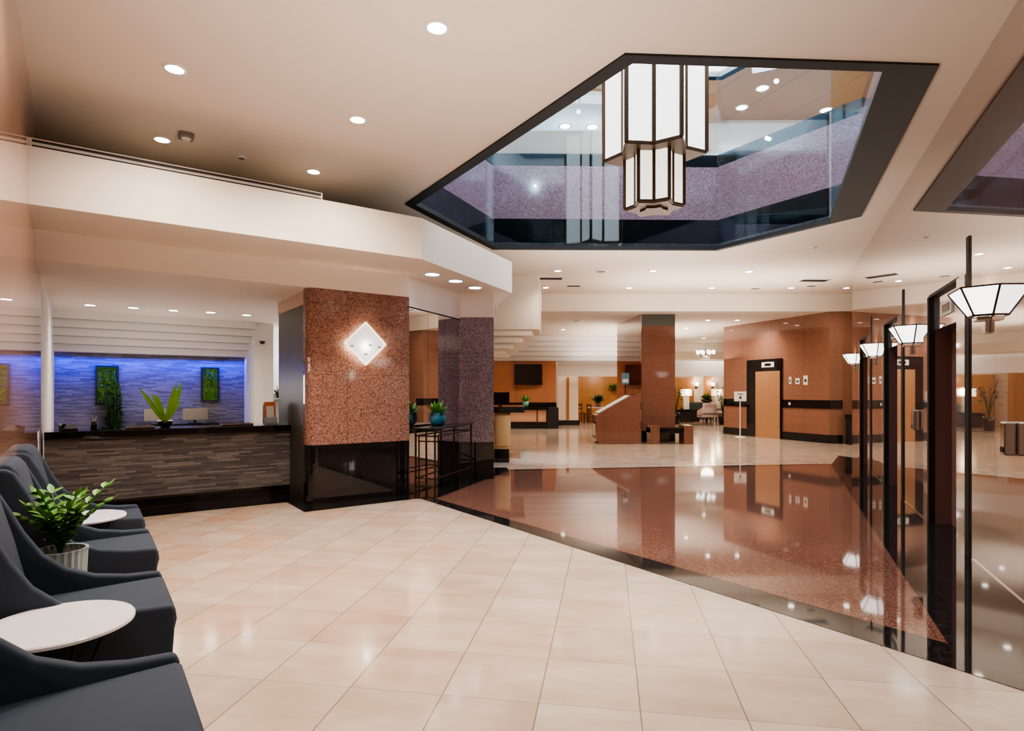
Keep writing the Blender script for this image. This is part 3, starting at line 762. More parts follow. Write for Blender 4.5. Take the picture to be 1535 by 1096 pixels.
# things on the desk
t = thing('desk_phone', 'black desk telephone at the left end of the reception desk', 'phone', desk_pt(.22, .2), ROT_B + .2)
MB().extr([(-.09, 0), (.09, 0), (.09, .07), (-.09, .025)], 'x', -.08, .08).build('body', M['blackmatte'], t, bevel=.006)
MB().box(-.08, -.035, -.09, .09, .055, .085).build('handset', M['black'], t, bevel=.01)
t = thing('pen_cup', 'small black pen cup beside the telephone on the reception desk', 'pen cup', desk_pt(.47, .22))
MB().lathe([(.035, 0), (.038, .1), (.034, .1), (.033, .02)], 18).build('cup', M['black'], t, smooth=True)
MB().tube([(0, 0, .02), (.02, .01, .16)], .004, 6).tube([(0, 0, .02), (-.02, .012, .15)], .004, 6).build('pen', M['chrome'], t)
for (u_, v_, rz_, w_, lb) in ((.95, .25, .1, .3, 'flat black card tray left of the sword-leaved plant'), (2.1, .3, 0, .4, 'long low tray right of the sword-leaved plant on the desk')):
    t = thing('desk_tray', lb, 'tray', desk_pt(u_, v_), ROT_B + rz_)
    MB().box(-w_ / 2, w_ / 2, -.1, .1, 0, .012).build('base', M['blackmatte'], t)
    MB().box(-w_ / 2, w_ / 2, -.1, -.09, .012, .03).box(-w_ / 2, w_ / 2, .09, .1, .012, .03).build('edge', M['chrome'], t)
q0 = bw0 + B * (on_back(170) + .66) - Q * .55
for k, (du, lb) in enumerate(((0, 'left computer monitor on the credenza below the moss panels'), (.62, 'right computer monitor on the credenza below the moss panels'))):
    q = q0 + B * du; monitor((q.x, q.y, .86), ROT_B + .15, lb)
t = thing('brochure_holder', 'brochure holder with colourful leaflets at the right end of the reception desk', 'brochure holder', desk_pt(Ld - .2, .3), ROT_B)
MB().box(-.09, .09, .05, .06, 0, .28).box(-.09, .09, -.05, -.04, 0, .1).box(-.09, .09, -.05, .05, 0, .01).build('stand', M['rail'], t)
MB().extr([(-.02, .02), (.0, .02), (.05, .32), (.03, .32)], 'x', -.075, .075).build('leaflet', M['photo1'], t)
MB().extr([(-.023, .1), (-.018, .1), (.022, .26), (.017, .26)], 'x', -.05, .05).build('leaflet_picture', M['paper'], t)
# office shelf with dark plant
q = bw1 + B * .95 + Q * .9
t = thing('wall_shelf', 'small shelf with a dark dried arrangement in the bright back office', 'shelf', (q.x, q.y, 0.0), ROT_B)
MB().box(-.3, .3, 0, .3, 1.28, 1.32).box(-.28, -.24, .0, .3, 0, 1.28).box(.24, .28, 0, .3, 0, 1.28).build('frame', M['rail'], t)
foliage_tuft(40, .34, .06, 1.1, .2, 1.36).build('foliage', M['leafdark'], t)
MB().lathe([(.06, 1.32), (.08, 1.42), (.05, 1.43)], 16, (0, .1, 0)).build('vase', M['black'], t)
q = cw + B * .14
t = thing('security_camera', 'small black dome security camera on the white pier', 'camera', (q.x, q.y, 2.45), ROT_B)
MB().lathe([(.03, -.06), (.05, -.03), (.055, 0)], 16, (0, -.06, 0)).build('dome', M['black'], t, smooth=True)
MB().box(-.06, .06, -.12, 0, 0, .02).build('mount', M['ring'], t)

# ================================================================== LOUNGE CHAIRS
def make_chair():
    t = thing('lounge_chair', '', 'chair', (0, 0, 0))
    prof = [(-.37, .2), (.362, .2), (.378, .45), (.365, .485), (.22, .492), (.08, .518), (-.04, .572), (-.13, .655), (-.20, .77), (-.255, .89), (-.31, 1.0), (-.35, 1.025), (-.44, 1.02), (-.43, .8), (-.40, .5)]
    for sg in (-1, 1):
        mb = MB().extr(prof, 'x', sg * .28, sg * .335)
        mb.build('arm', M['fabric'], t, bevel=.018, bseg=3, smooth=True)
    bk = [(-.20, .30), (-.18, .50), (-.235, .75), (-.30, 1.0), (-.335, 1.045), (-.40, 1.05), (-.44, 1.02), (-.43, .8), (-.40, .3)]
    MB().extr(bk, 'x', -.275, .275).build('backrest', M['fabric'], t, bevel=.02, bseg=3, smooth=True)
    MB().extr([(-.22, .34), (.375, .34), (.388, .40), (.382, .452), (.36, .462), (-.2, .45)], 'x', -.277, .277).build('seat_cushion', M['fabric'], t, bevel=.01, bseg=3, smooth=True)
    MB().box(-.276, .276, -.38, .372, .2, .345).build('seat_frame', M['fabric'], t, bevel=.01)
    for x_ in (-.29, .29):
        for y_ in (-.36, .29):
            MB().tube([(x_, y_, .21), (x_ * 1.02, y_ + (.02 if y_ > 0 else -.03), 0)], .024, 10, .015).build('leg', M['darkleg'], t, smooth=True)
    return t
chair0 = make_chair()
cl_lab = ['charcoal upholstered lounge chair nearest the camera at the lower left', 'charcoal lounge chair between the front marble table and the ribbed planter',
          'charcoal lounge chair just beyond the ribbed planter', 'charcoal lounge chair farthest along the row next to the reception desk']
Fs = [(-1.24, 2.2), (-1.90, 3.21), (-2.57, 4.2), (-3.22, 5.11)]
for i, f in enumerate(Fs):
    c_ = Vector(f) - B * .37 - Q * .30
    if i == 0: o = chair0; o.location = (c_.x, c_.y, 0); o.rotation_euler = (0, 0, ROT_B - PI / 2); o['label'] = cl_lab[0]; o['group'] = 'lounge chairs along the left wall'
    else: dup(chair0, (c_.x, c_.y), ROT_B - PI / 2, cl_lab[i], 'lounge chairs along the left wall')
def make_side_table():
    t = thing('side_table', '', 'table', (0, 0, 0))
    MB().lathe([(.225, .545), (.25, .555), (.25, .565), (.245, .57)], 64).build('tabletop', M['marble'], t)
    for k in range(4):
        a_ = k * PI / 2 + .4
        MB().tube([(cos(a_ - .25) * .17, sin(a_ - .25) * .17, .545), (cos(a_) * .06, sin(a_) * .06, .28), (cos(a_) * .19, sin(a_) * .19, 0)], .007, 8).build('leg', M['iron'], t, smooth=True)
    MB().lathe([(.19, .532), (.19, .545)], 32).build('support_ring', M['iron'], t)
    return t
st0 = make_side_table(); st0.location = (-1.735, 2.27, 0); st0['label'] = 'round white marble side table in front beside the nearest lounge chair'; st0['group'] = 'marble side tables'
dup(st0, (-3.03, 4.21), 0, 'round white marble side table further back between the last two lounge chairs', 'marble side tables')

# ================================================================== FAR PART OF THE LOBBY
# fascia and lower ceiling
S('ceiling_fascia', MB().box(.7, 17, 16.6, 16.75, HL, HC + .05), M['cream'], 'cream fascia stepping down to the lower ceiling')
S('ceiling_far', MB().box(-8, 17, 16.75, 33, HL, HL + .1), M['ceiling'], 'lower ceiling over the far lobby')
# stepped bulkhead over the concierge desk
mb = MB()
for k, (xr, z0, z1) in enumerate(((808, 2.93, HC), (798, 2.78, 2.93), (784, 2.62, 2.78), (770, 2.48, 2.62), (757, 2.36, 2.48))):
    x1 = (xr - CX) * 14 / F_
    mb.prism([(-4, 13.95 + .02 * k), (x1, 13.95 + .02 * k), (x1 + .12 - .0 * k, 15.2 + .3), (-4, 15.5)], z0, z1)
S('ceiling_bulkhead_concierge', mb, M['cream'], 'cream stepped bulkhead over the concierge desk')
S('wall_concierge_left', MB().box(-4.2, -1.3, 12.0, 25, 0, HL), M['cream'])
# tv wall
S('wall_television', MB().box(-1.3, 1.86, 25, 25.25, 0, 2.78), M['tvstone'], 'orange granite wall carrying the television')
S('trim_21', MB().box(-1.3, 1.87, 24.96, 25, .72, 1.02), M['black'], 'black stone dado band on the television wall')
S('baseboard_television', MB().box(-1.3, 1.87, 24.97, 25, 0, .2), M['black'])
# stepped white fascias in front of far walls
mb = MB()
for k in range(5):
    z1 = HL - k * .19; mb.box(-1.3, 5.9, 24.0 + .22 * k, 25.3, z1 - .19, z1)
S('ceiling_step_far', mb, M['white'], 'white stepped cove fascia above the television wall')
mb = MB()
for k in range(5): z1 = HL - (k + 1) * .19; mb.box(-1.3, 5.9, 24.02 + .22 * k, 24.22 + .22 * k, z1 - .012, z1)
S('ceiling_step_far_shade', mb, M['stepshade'])  # painted shade lines below the far steps
S('ceiling_header_far', MB().box(1.9, 17, 25.25, 25.5, 2.12, 2.78), M['white'], 'white header above the wood panelling')
S('wall_pier_far', MB().box(2.0, 2.9, 26, 26.6, 0, 2.3), M['cream'], 'pale pier beside the wood panelling')
S('trim_22', MB().box(2.38, 2.5, 25.97, 26, .25, 2.1), M['wood'])
S('baseboard_pier', MB().box(2.0, 2.95, 25.96, 26, 0, .22), M['dark'])
S('wall_far', MB().box(-2, 17, 31, 31.2, 0, HL), M['cream'], 'cream far wall of the lounge')
S('wall_wood_far', MB().box(2.9, 7.4, 30.5, 30.99, 0, 2.3), M['wood'], 'honey wood panelled wall at the far end')
S('wall_wood_lounge', MB().box(7.9, 9.45, 30.8, 30.99, 0, 2.2), M['wood'])
S('trim_23', MB().box(10.0, 10.35, 30.8, 30.99, .6, 2.3), M['wood'])
S('ceiling_cove_lounge', MB().box(6, 13, 27.5, 27.7, 3.35, HL).box(6, 13, 29.0, 29.2, 3.05, HL), M['cream'], 'cream cove band of the lounge ceiling')
# televison
def far(px, py, y): return ((px - CX) * y / F_, H_ + (CY - py) * y / F_)
x0, z0 = far(771, 577, 24.7); x1, z1 = far(813, 546, 24.7)
t = thing('television', 'large black flat screen television on the orange granite wall', 'television', ((x0 + x1) / 2, 24.78, (z0 + z1) / 2), .12)
MB().box(-(x1 - x0) / 2, (x1 - x0) / 2, -.04, .02, -(z1 - z0) / 2, (z1 - z0) / 2).build('screen', M['screen'], t, bevel=.01)
MB().box(-.15, .15, .02, .2, -.15, .15).build('wall_mount', M['dark'], t)
# concierge desk near
t = thing('concierge_desk', 'light wood desk with a black top beside the violet pillar', 'desk', (-.36, 12.2, 0))
MB().box(0, .33, 0, 1.6, .28, 1.03).build('end_panel', M['woodlight'], t, bevel=.006)
MB().box(.04, .29, -.012, 0, .34, .97).build('inset_panel', M['woodlight'], t)
MB().box(.0, .30, .03, 1.55, 0, .28).build('toe_kick', M['black'], t)
MB().box(-.1, .62, -.05, 1.65, 1.03, 1.15).build('countertop', M['black'], t, bevel=.006)
t = thing('service_counter', 'long service counter with a dark top under the television', 'desk', (0, 23.6, 0))
MB().box(-.9, 1.35, 0, .5, .28, .74).build('front_panel', M['tanpanel'], t)
MB().box(-.9, 1.45, .04, .5, 0, .26).build('toe_kick', M['black'], t)
MB().box(-.9, 1.45, -.08, .6, .74, .86).build('countertop', M['black'], t, bevel=.005)
MB().box(1.40, 1.85, -.05, .6, 0, .84).build('end_cabinet', M['dark'], t, bevel=.005)
MB().box(.98, 1.02, -.02, 0, .28, .74).build('divider', M['dark'], t)
t = thing('desk_plant', 'small plant in a mint pot on the service counter under the television', 'plant', ((788 - CX) * 23.7 / F_, 23.75, .86))
MB().lathe([(.09, 0), (.14, .22), (.13, .22), (.12, .2)], 20).build('pot', M['mint'], t, smooth=True)
foliage_tuft(26, .42, .10, .7, .2, .2).build('foliage', M['leaf'], t)
t = thing('desk_monitor', 'dark computer monitor on the light wood desk', 'monitor', (-.25, 12.75, 1.15), .3)
MB().box(-.2, .2, -.015, .015, .06, .30).build('screen', M['screen'], t, bevel=.003)
MB().box(-.03, .03, -.01, .03, 0, .08).build('stand', M['blackmatte'], t)

# granite column
cA, cB_, cC = Vector(atY(962, 17.3)), Vector(atY(1012, 17.3)), Vector(atY(925.5, 19.9))
colp = [tuple(cA), tuple(cB_), tuple(cB_ + Vector((0.0, 2.6))), tuple(cC)]
S('wall_column', MB().prism(colp, .32, 3.38), M['colstone'], 'square red granite column in the middle of the lobby')
S('wall_column_head', MB().prism(colp, 3.38, HL), M['darkpanel'], 'dark head of the granite column')
S('baseboard_column', MB().prism(colp, 0, .32), M['black'])
S('wall_column_side', MB().prism([tuple(cA - Vector((.012, 0))), tuple(cA), tuple(cC), tuple(cC - Vector((.012, 0)))], .32, HL), polished('mirror polished red stone', c3(118, 62, 44), .42), 'mirror polished side of the granite column')
# kiosk
t = thing('granite_kiosk', 'red granite directory pedestal with a sloping top beside the column', 'kiosk', (2.35, 16.6, 0), .0)
pr = [(0, .12), (.45, .0), (1.34, .0), (1.34, 1.38), (1.05, 1.34), (0, .82)]
pr = [(0, .14), (.10, .0), (1.25, .0), (1.25, 1.40), (1.0, 1.36), (0, .80)]
MB().extr(pr, 'y', 0, .85).build('body', M['colstone'], t, bevel=.01)
MB().extr([(.08, .855), (.95, 1.345), (.945, 1.36), (.075, .87)], 'y', .08, .77).build('directory_panel', M['paper'], t)
MB().extr([(.16, .905), (.85, 1.292), (.845, 1.302), (.155, .915)], 'y', .16, .69).build('directory_glass', M['rail'], t)
MB().box(-.004, .0, .15, .7, .22, .55).build('side_plate', M['tan'], t)
t = thing('standing_sign', 'slim blue and white notice on a dark pole behind the sloping kiosk', 'sign', (3.38, 17.7, 0))
MB().tube([(0, 0, 0), (0, 0, 2.0)], .018).build('pole', M['iron'], t)
MB().box(-.11, .11, -.02, .0, 1.68, 2.02).build('sign_board', M['signblue'], t)
MB().box(-.08, .08, -.024, -.02, 1.74, 1.84).build('sign_notice', M['paper'], t)
MB().lathe([(.16, 0), (.16, .02)], 20).build('base', M['iron'], t)
# bench
bx0, bx1 = atY(973, 16.7)[0], atY(1037, 16.7)[0]
t = thing('bench', 'low dark granite bench at the foot of the column', 'bench', (bx0, 16.55, 0))
W_ = bx1 - bx0
MB().box(0, W_, 0, .5, .30, .46).build('seat', M['black'], t, bevel=.01)
for x_ in (0, W_ - .26): MB().box(x_, x_ + .26, -.01, .52, 0, .52).build('end_block', M['colstone'], t, bevel=.008)

# ------------------------------------------------------------------ far lift block
E1, E2 = Vector(atY(1085, 20.7)), Vector(atY(1243, 16.75)); E3 = Vector(atY(1262.5, 16.7))
eb = [tuple(E1), tuple(E2), tuple(E3), (E3.x + 3, E3.y), (E3.x + 3, 22), tuple(E1 + Vector((.6, 1.6)))]
ed = (E2 - E1).normalized(); en = Vector((ed.y, -ed.x)); en = en if en.y < 0 else -en
Le = (E2 - E1).length
def e_at(px):   # distance along far lift face seen at px
    k_ = (px - CX) / F_; return (k_ * E1.y - E1.x) / (ed.x - k_ * ed.y)
ROT_E = math.atan2(ed.y, ed.x)
def eseg(mb, s0, s1, z0, z1, n0, n1):
    f = lambda s_, n_: tuple(E1 + ed * s_ + en * n_)
    return mb.prism([f(s0, n0), f(s1, n0), f(s1, n1), f(s0, n1)], z0, z1)
S('wall_far_lift', MB().prism(eb, 0, HL), M['redplain'], 'tall orange granite block housing the far lift')
d0, d1_ = e_at(1121), e_at(1173)
mb = MB(); eseg(mb, .0, d0, .98, 1.22, 0, .02); eseg(mb, d1_, Le, .98, 1.22, 0, .02); eseg(mb, 0, d0, 0, .24, 0, .02); eseg(mb, d1_, Le, 0, .24, 0, .02)
mb.prism([tuple(E2 + Vector((0, -.02))), tuple(E3 + Vector((0, -.02))), tuple(E3), tuple(E2)], .98, 1.22); mb.prism([tuple(E2 + Vector((0, -.02))), tuple(E3 + Vector((0, -.02))), tuple(E3), tuple(E2)], 0, .24)
S('baseboard_far_lift', mb, M['black'], 'black stone bands around the far lift block')
dd0 = e_at(1134)
mb = MB(); eseg(mb, dd0, d1_ - .06, 0, 2.12, .03, .045)
d = S('door_4', mb, M['copper'], 'copper coloured door of the far lift')
mb = MB(); eseg(mb, d0, dd0, 0, 2.12, 0, .05); eseg(mb, d1_ - .06, d1_, 0, 2.12, 0, .05); eseg(mb, d0, d1_, 2.12, 2.5, 0, .05); mb.build('door_frame', M['black'], d)
dm = (dd0 + d1_) / 2
mb = MB(); eseg(mb, dm - .25, dm + .25, 2.24, 2.40, .05, .06); ip = mb.build('floor_indicator', M['paper'], d)
mb = MB(); eseg(mb, dm - .13, dm + .13, 2.28, 2.36, .06, .065); mb.build('indicator_window', M['screen'], ip)
for px, pw, y0, y1, lb in ((1185, 3.2, 565, 576, 'narrow pale notice plate nearest the far lift'), (1196, 6, 567, 576, 'square pale safety notice with a dark symbol beside the far lift'), (1208, 6, 563, 577, 'tall pale notice plate right of the square notice by the far lift')):
    s_ = e_at(px); q = E1 + ed * s_ + en * .004; w_ = pw * q.y / F_ * 1.25
    zz0, zz1 = H_ + (CY - y1) * q.y / F_, H_ + (CY - y0) * q.y / F_
    t = thing('wall_notice', lb, 'notice', (q.x, q.y, zz0), ROT_E, 'notices beside the far lift')
    MB().box(-w_ / 2, w_ / 2, -.012, 0, 0, zz1 - zz0).build('plate', M['paper'], t)
    MB().box(-w_ / 4, w_ / 4, -.016, -.012, (zz1 - zz0) * .3, (zz1 - zz0) * .62).build('print', M['ink'], t)
q = E1 + ed * e_at(1185) + en * .024
t = thing('call_button', 'round steel lift call button on the black band beside the far lift', 'button', (q.x, q.y, 1.1), ROT_E)
MB().box(-.06, .06, -.01, 0, -.07, .07).build('plate', M['blackmatte'], t)
MB().extr([(cos(k * PI / 6) * .04, sin(k * PI / 6) * .04) for k in range(12)], 'y', -.02, -.01).build('button', M['paper'], t)
# stanchion sign
sx_, sy_ = at(1109.5, 655.5)
t = thing('stanchion_sign', 'white sign board on a thin white pole left of the far lift', 'sign', (sx_, sy_, 0), -.1)
MB().lathe([(.16, 0), (.16, .015), (.03, .03)], 24).build('base', M['ring'], t)
MB().tube([(0, 0, .02), (0, 0, 1.2)], .016).build('pole', M['ring'], t)
bd = MB().box(-.19, .19, -.02, 0, 1.16, 1.47).build('sign_board', M['paper'], t, bevel=.004)
mb = MB().extr([(-.035, 1.24), (.035, 1.24), (.03, 1.30), (0, 1.335), (-.03, 1.30)], 'y', -.026, -.02).box(-.08, .08, -.026, -.02, 1.38, 1.40)
mb.build('printed_symbol', M['ink'], bd)
# bin and white wall strip at the end of the lift wall
S('wall_strip_right', MB().box(E3.x, 14, 17.3, 17.5, 0, HC), M['cream'], 'pale wall strip beyond the lift wall')
bxx, byy = (9.45, 16.35)
t = thing('waste_bin', 'black pedestal waste bin at the end of the lift wall', 'bin', (bxx, byy, 0))
MB().box(-.17, .17, -.17, .17, 0, .72).build('body', M['blackmatte'], t, bevel=.015)
MB().box(-.19, .19, -.19, .19, .72, .84).build('lid', M['black'], t, bevel=.02)

# ------------------------------------------------------------------ far lounge
def fx(px, y): return (px - CX) * y / F_
def table_lamp(px, y, zt, lb):
    t = thing('table_lamp', lb, 'lamp', (fx(px, y), y, zt), 0, 'lounge table lamps')
    MB().box(-.13, .13, -.1, .1, 0, .62).build('base', M['paper'], t, bevel=.02)
    MB().lathe([(.27, .66), (.27, .98), (.26, .98), (.26, .67)], 28).build('lamp_shade', M['lampshade'], t, smooth=False)
    MB().tube([(0, 0, .6), (0, 0, .8)], .015).build('stem', M['brass'], t)
    lamp('POINT', (fx(px, y), y - .35, zt + .85), 14, (1, .72, .42), .15, name='table_lamp_bulb')
table_lamp(1028.5, 28.6, .62, 'glowing square-based table lamp on the dark console left of the sofa')
table_lamp(1075, 29.5, .62, 'glowing table lamp at the right end of the sofa')
t = thing('sofa_console', 'dark console table behind the left lamp in the far lounge', 'table', (fx(1030, 28.4), 28.4, 0))
MB().box(-.55, .55, -.25, .45, .56, .62).build('tabletop', M['black'], t)
MB().box(-.53, .53, -.2, .4, .04, .56).build('body', M['dark'], t)
t = thing('end_table', 'small dark end table under the right lamp in the far lounge', 'table', (fx(1075, 29.5) + .12, 29.4, 0))
MB().box(-.3, .3, -.3, .3, .58, .62).build('tabletop', M['black'], t)
for a_ in (-.26, .26):
    for b_ in (-.26, .26): MB().box(a_ - .02, a_ + .02, b_ - .02, b_ + .02, 0, .58).build('leg', M['dark'], t)
t = thing('sofa', 'long grey-green sofa in the far lounge', 'sofa', (fx(1059, 29.6), 29.9, 0))
for x_ in (-1.05, .18):
    for y_ in (-.4, .32): MB().box(x_ - .03, x_ + .03, y_ - .03, y_ + .03, 0, .11).build('foot', M['darkleg'], t)
MB().box(-.95, .22, -.45, .35, .1, .42).build('seat', M['greyfab'], t, bevel=.04)
MB().box(-.95, .22, .12, .42, .42, .95).build('backrest', M['greyfab'], t, bevel=.06)
for x_ in (-1.12, .1): MB().box(x_, x_ + .18, -.45, .38, .1, .68).build('arm', M['greyfab'], t, bevel=.05)
def tub(px, y, rz, mat, lb, w=.36):
    t = thing('armchair', lb, 'chair', (fx(px, y), y, 0), rz)
    MB().box(-w, w, -.3, .3, .28, .46).build('seat', mat, t, bevel=.03)
    MB().extr([(-w, .46), (w, .46), (w * .9, .95), (-w * .9, .95)], 'y', -.36, -.24).build('backrest', mat, t, bevel=.04)
    for sg in (-1, 1): MB().extr([(-.3, .3), (.28, .3), (.26, .58), (-.3, .75)], 'x', sg * w, sg * (w - .07)).build('arm', mat, t, bevel=.02)
    for a_ in (-w + .06, w - .06):
        for b_ in (-.26, .26): MB().tube([(a_, b_, .28), (a_, b_, 0)], .022, 8, .014).build('leg', M['darkleg'], t)
    return t
tub(1059.5, 27.6, .12, M['pinkfab'], 'pale pink upholstered armchair seen from behind in the far lounge')
t = thing('lounge_plant', 'bushy green plant in a black bowl on the sofa back table', 'plant', (fx(1055.5, 29.0), 28.6, 0))
MB().tube([(0, 0, 0), (0, 0, .92)], .05, 12).build('stand', M['dark'], t)
MB().lathe([(.08, .92), (.26, 1.02), (.28, 1.1), (.2, 1.1)], 24).build('bowl', M['black'], t, smooth=True)
foliage_tuft(60, .5, .14, 1.0, .3, 1.08).build('foliage', M['leaf'], t)
for px, y, hh, lb in ((1013, 27.0, 2.0, 'tall sparse plant beside the granite column in the far lounge'), (1083, 26.6, 2.1, 'tall dark flower arrangement at the edge of the far lift block')):
    t = thing('tall_arrangement', lb, 'plant', (fx(px, y), y, 0))
    MB().lathe([(.16, 0), (.2, .5), (.16, .52)], 20).build('pot', M['black'], t, smooth=True)
    st, lf = MB(), MB()
    for k in range(7):
        a_ = k * .9; e = Vector((cos(a_) * .3, sin(a_) * .15, hh * random.uniform(.7, 1)))
        st.tube([(0, 0, .5), (e.x * .4, e.y * .4, e.z * .7), e], .012, 5)
        for m_ in range(4): lf.leaf(e * (1 - .1 * m_), (cos(a_ + m_ * 2), sin(a_ + m_ * 2), .2), .3, .09, .5, 3)
    st.build('stem', M['leafdark'], t); lf.build('foliage', M['leafdark'], t)
t = thing('lounge_chandelier', 'small many-armed glass chandelier in the far lounge', 'chandelier', (fx(1053.5, 27.0), 26.6, 3.15))
MB().tube([(0, 0, -.2), (0, 0, .56)], .02).lathe([(.05, -.22), (.09, -.15), (.05, -.05)], 16).build('stem', M['chrome'], t)
for k in range(8):
    a_ = k * PI / 4; p_ = lambda r_, z_: (cos(a_) * r_, sin(a_) * r_, z_)
    MB().tube([p_(.05, -.12), p_(.2, -.2), p_(.34, -.12), p_(.36, 0)], .012, 6).build('arm', M['chrome'], t)
    MB().lathe([(.03, 0), (.07, .04), (.075, .16), (.05, .17)], 12, p_(.36, 0)).build('lamp_shade', M['shade'], t)
lamp('POINT', (fx(1053.5, 27.0), 26.6, 2.85), 15, (1, .85, .65), .2, name='chandelier_lamp')
for px, lb in ((1068, 'glowing wall sconce between the lamps on the far lounge wall'), (1044, 'small wall sconce above the sofa beside the wood strip')):
    t = thing('lounge_sconce', lb, 'sconce', (fx(px, 30.9), 30.98, 1.75))
    MB().box(-.05, .05, -.06, 0, -.1, .05).build('bracket', M['brass'], t)
    MB().lathe([(.06, 0), (.12, .06), (.13, .2), (.1, .2)], 16, (0, -.15, 0)).build('lamp_shade', M['lampshade'], t)
    lamp('POINT', (fx(px, 30.6), 30.55, 1.95), 12, (1, .78, .6), .1, name='lounge_sconce_lamp')
# breakfast corner by the wood wall
t0 = thing('cafe_table', 'small dark cafe table in front of the wood panelling', 'table', (fx(896, 28.5), 28.5, 0))
MB().box(-.5, .5, -.35, .35, .70, .74).build('tabletop', M['marble'], t0)
for a_ in (-.45, .45):
    for b_ in (-.3, .3): MB().box(a_ - .025, a_ + .025, b_ - .025, b_ + .025, 0, .7).build('leg', M['dark'], t0)
def cafe_chair(px, y, rz, lb):
    t = thing('cafe_chair', lb, 'chair', (fx(px, y), y, 0), rz, 'wooden cafe chairs by the panelling')
    mat = wood_dark
    MB().box(-.21, .21, -.21, .21, .43, .47).build('seat', mat, t, bevel=.008)
    for a_ in (-.19, .19):
        MB().box(a_ - .02, a_ + .02, .17, .21, 0, .9).build('rear_leg', mat, t); MB().box(a_ - .02, a_ + .02, -.21, -.17, 0, .43).build('front_leg', mat, t)
    MB().box(-.19, .19, .18, .2, .78, .88).box(-.19, .19, .18, .2, .62, .68).build('backrest', mat, t)
wood_dark = simple('dark cherry wood', c3(96, 48, 26), .4)
cafe_chair(869, 28.9, .3, 'dark wooden cafe chair left of its pair before the wood panelling'); cafe_chair(877.5, 27.9, -1.2, 'dark wooden cafe chair between its pair and the cafe table')
t = thing('corner_plant', 'leafy potted plant on the cafe table by the wood wall', 'plant', (fx(896.5, 28.5), 28.5, .74))
MB().lathe([(.12, 0), (.17, .2), (.14, .2)], 18).build('pot', M['darkdoor'], t, smooth=True)
foliage_tuft(60, .72, .12, .75, .25, .18).build('foliage', M['leafdark'], t)
t = thing('hanging_plant', 'pale green trailing plant mounted on the wood panelling beside the column', 'plant', (fx(919, 30.3), 30.2, 1.75))
foliage_tuft(50, .55, .09, 1.2, .5, -.1).build('foliage', M['leaf'], t)
MB().lathe([(.1, -.25), (.14, -.1), (.12, -.1)], 16).build('basket', M['brass'], t)

# ================================================================== CEILING FITTINGS
def make_down(lens, r=.072):
    t = thing('downlight', '', 'downlight', (0, 0, 0))
    mb = MB(); seg = 28
    o_, i_ = r * 1.28, r
    a = [[mb.bm.verts.new((cos(2 * PI * k / seg) * rr, sin(2 * PI * k / seg) * rr, z)) for k in range(seg)] for rr, z in ((o_, 0), (o_, -.008), (i_, -.010), (i_, 0))]
    for p, q_ in zip(a, a[1:]):
        for k in range(seg): mb.bm.faces.new((p[k], p[(k + 1) % seg], q_[(k + 1) % seg], q_[k]))
    mb.build('trim_ring', M['ring'], t, smooth=True)
    MB().lathe([(r * .96, -.007), (r * .96, -.001)], seg).build('lamp_lens', lens, t)
    return t
dn = make_down(M['lens']); used = [False]
def down(px, py, z, lb, grp, power=60, spot=140, col=(1, .88, .74), proto=None, flag=used):
    x, y = at(px, py, z); proto = proto or dn
    if not flag[0]:
        flag[0] = True; proto.location = (x, y, z); proto['label'] = lb; proto['group'] = grp
    else: dup(proto, (x, y, z), 0, lb, grp)
    lamp('SPOT', (x, y, z - .03), power, col, .07, spot=spot, name='down_spot')
near = 'downlights in the near ceiling'
for px, py, lb in ((655, 41, 'recessed downlight highest in view, well right of the others in the near ceiling'), (262, 103, 'round recessed ceiling downlight in the near ceiling above the white bulkhead, far left'),
                   (536, 179, 'round recessed ceiling downlight left of the long edge of the light well'), (243, 209, 'round recessed ceiling downlight beside the square ceiling speaker close over the bulkhead'),
                   (470, 257, 'round recessed ceiling downlight just above the right end of the slot diffuser')):
    down(px, py, HC, lb, near, 45 if py in (209, 257) else 280)
g2 = 'downlights just beyond the light well'
for px, py, lb in ((836, 406, 'left of three in the row just past the light well'), (979, 406, 'middle of three in the row just past the light well'), (1123, 407, 'right of three in the row just past the light well'),
                   (818, 431, 'first from left in the row before the cream fascia'), (943, 431.5, 'second from left in the row before the cream fascia'), (1067, 431.5, 'third from left in the row before the cream fascia'),
                   (1186, 431.5, 'fourth from left in the row before the cream fascia'), (1269, 431.5, 'last in the row before the cream fascia beside the lift wall')):
    down(px, py, HC, 'recessed downlight ' + lb, g2, 110)
g3 = 'downlights in the lower far ceiling'
for px, py, lb in ((844, 494, 'nearest one left of the granite column'), (826, 505, 'upper left one over the television wall'), (836, 510, 'farthest one over the television wall'), (907, 505.5, 'close to the left side of the granite column'),
                   (1028.5, 492, 'just right of the granite column'), (1061, 480, 'between the column and the far lift block'), (1105, 480, 'over the far lift block corner'), (1055, 507, 'above the small far chandelier')):
    down(px, py, HL, 'small downlight in the lower ceiling, ' + lb, g3, 120)
g4 = 'downlights over the reception desk'
for k, (px, py) in enumerate(((135, 457), (200, 461), (260, 465), (316, 468), (370, 472))):
    down(px, py, 2.8, 'recessed downlight over the reception, %s of five from the left' % ('first', 'second', 'third', 'fourth', 'fifth')[k], g4, 42, 150, (1, .9, .74))
dnb = make_down(M['lensblue'], .1); used2 = [False]
for k, (px, py) in enumerate(((648, 411), (683, 421), (712, 431))):
    down(px, py, 3.10, 'cool violet downlight above the mirror, %s from the left' % ('first', 'second', 'third')[k], 'cool downlights above the mirror', 12, 120, (.72, .74, 1), dnb, used2)
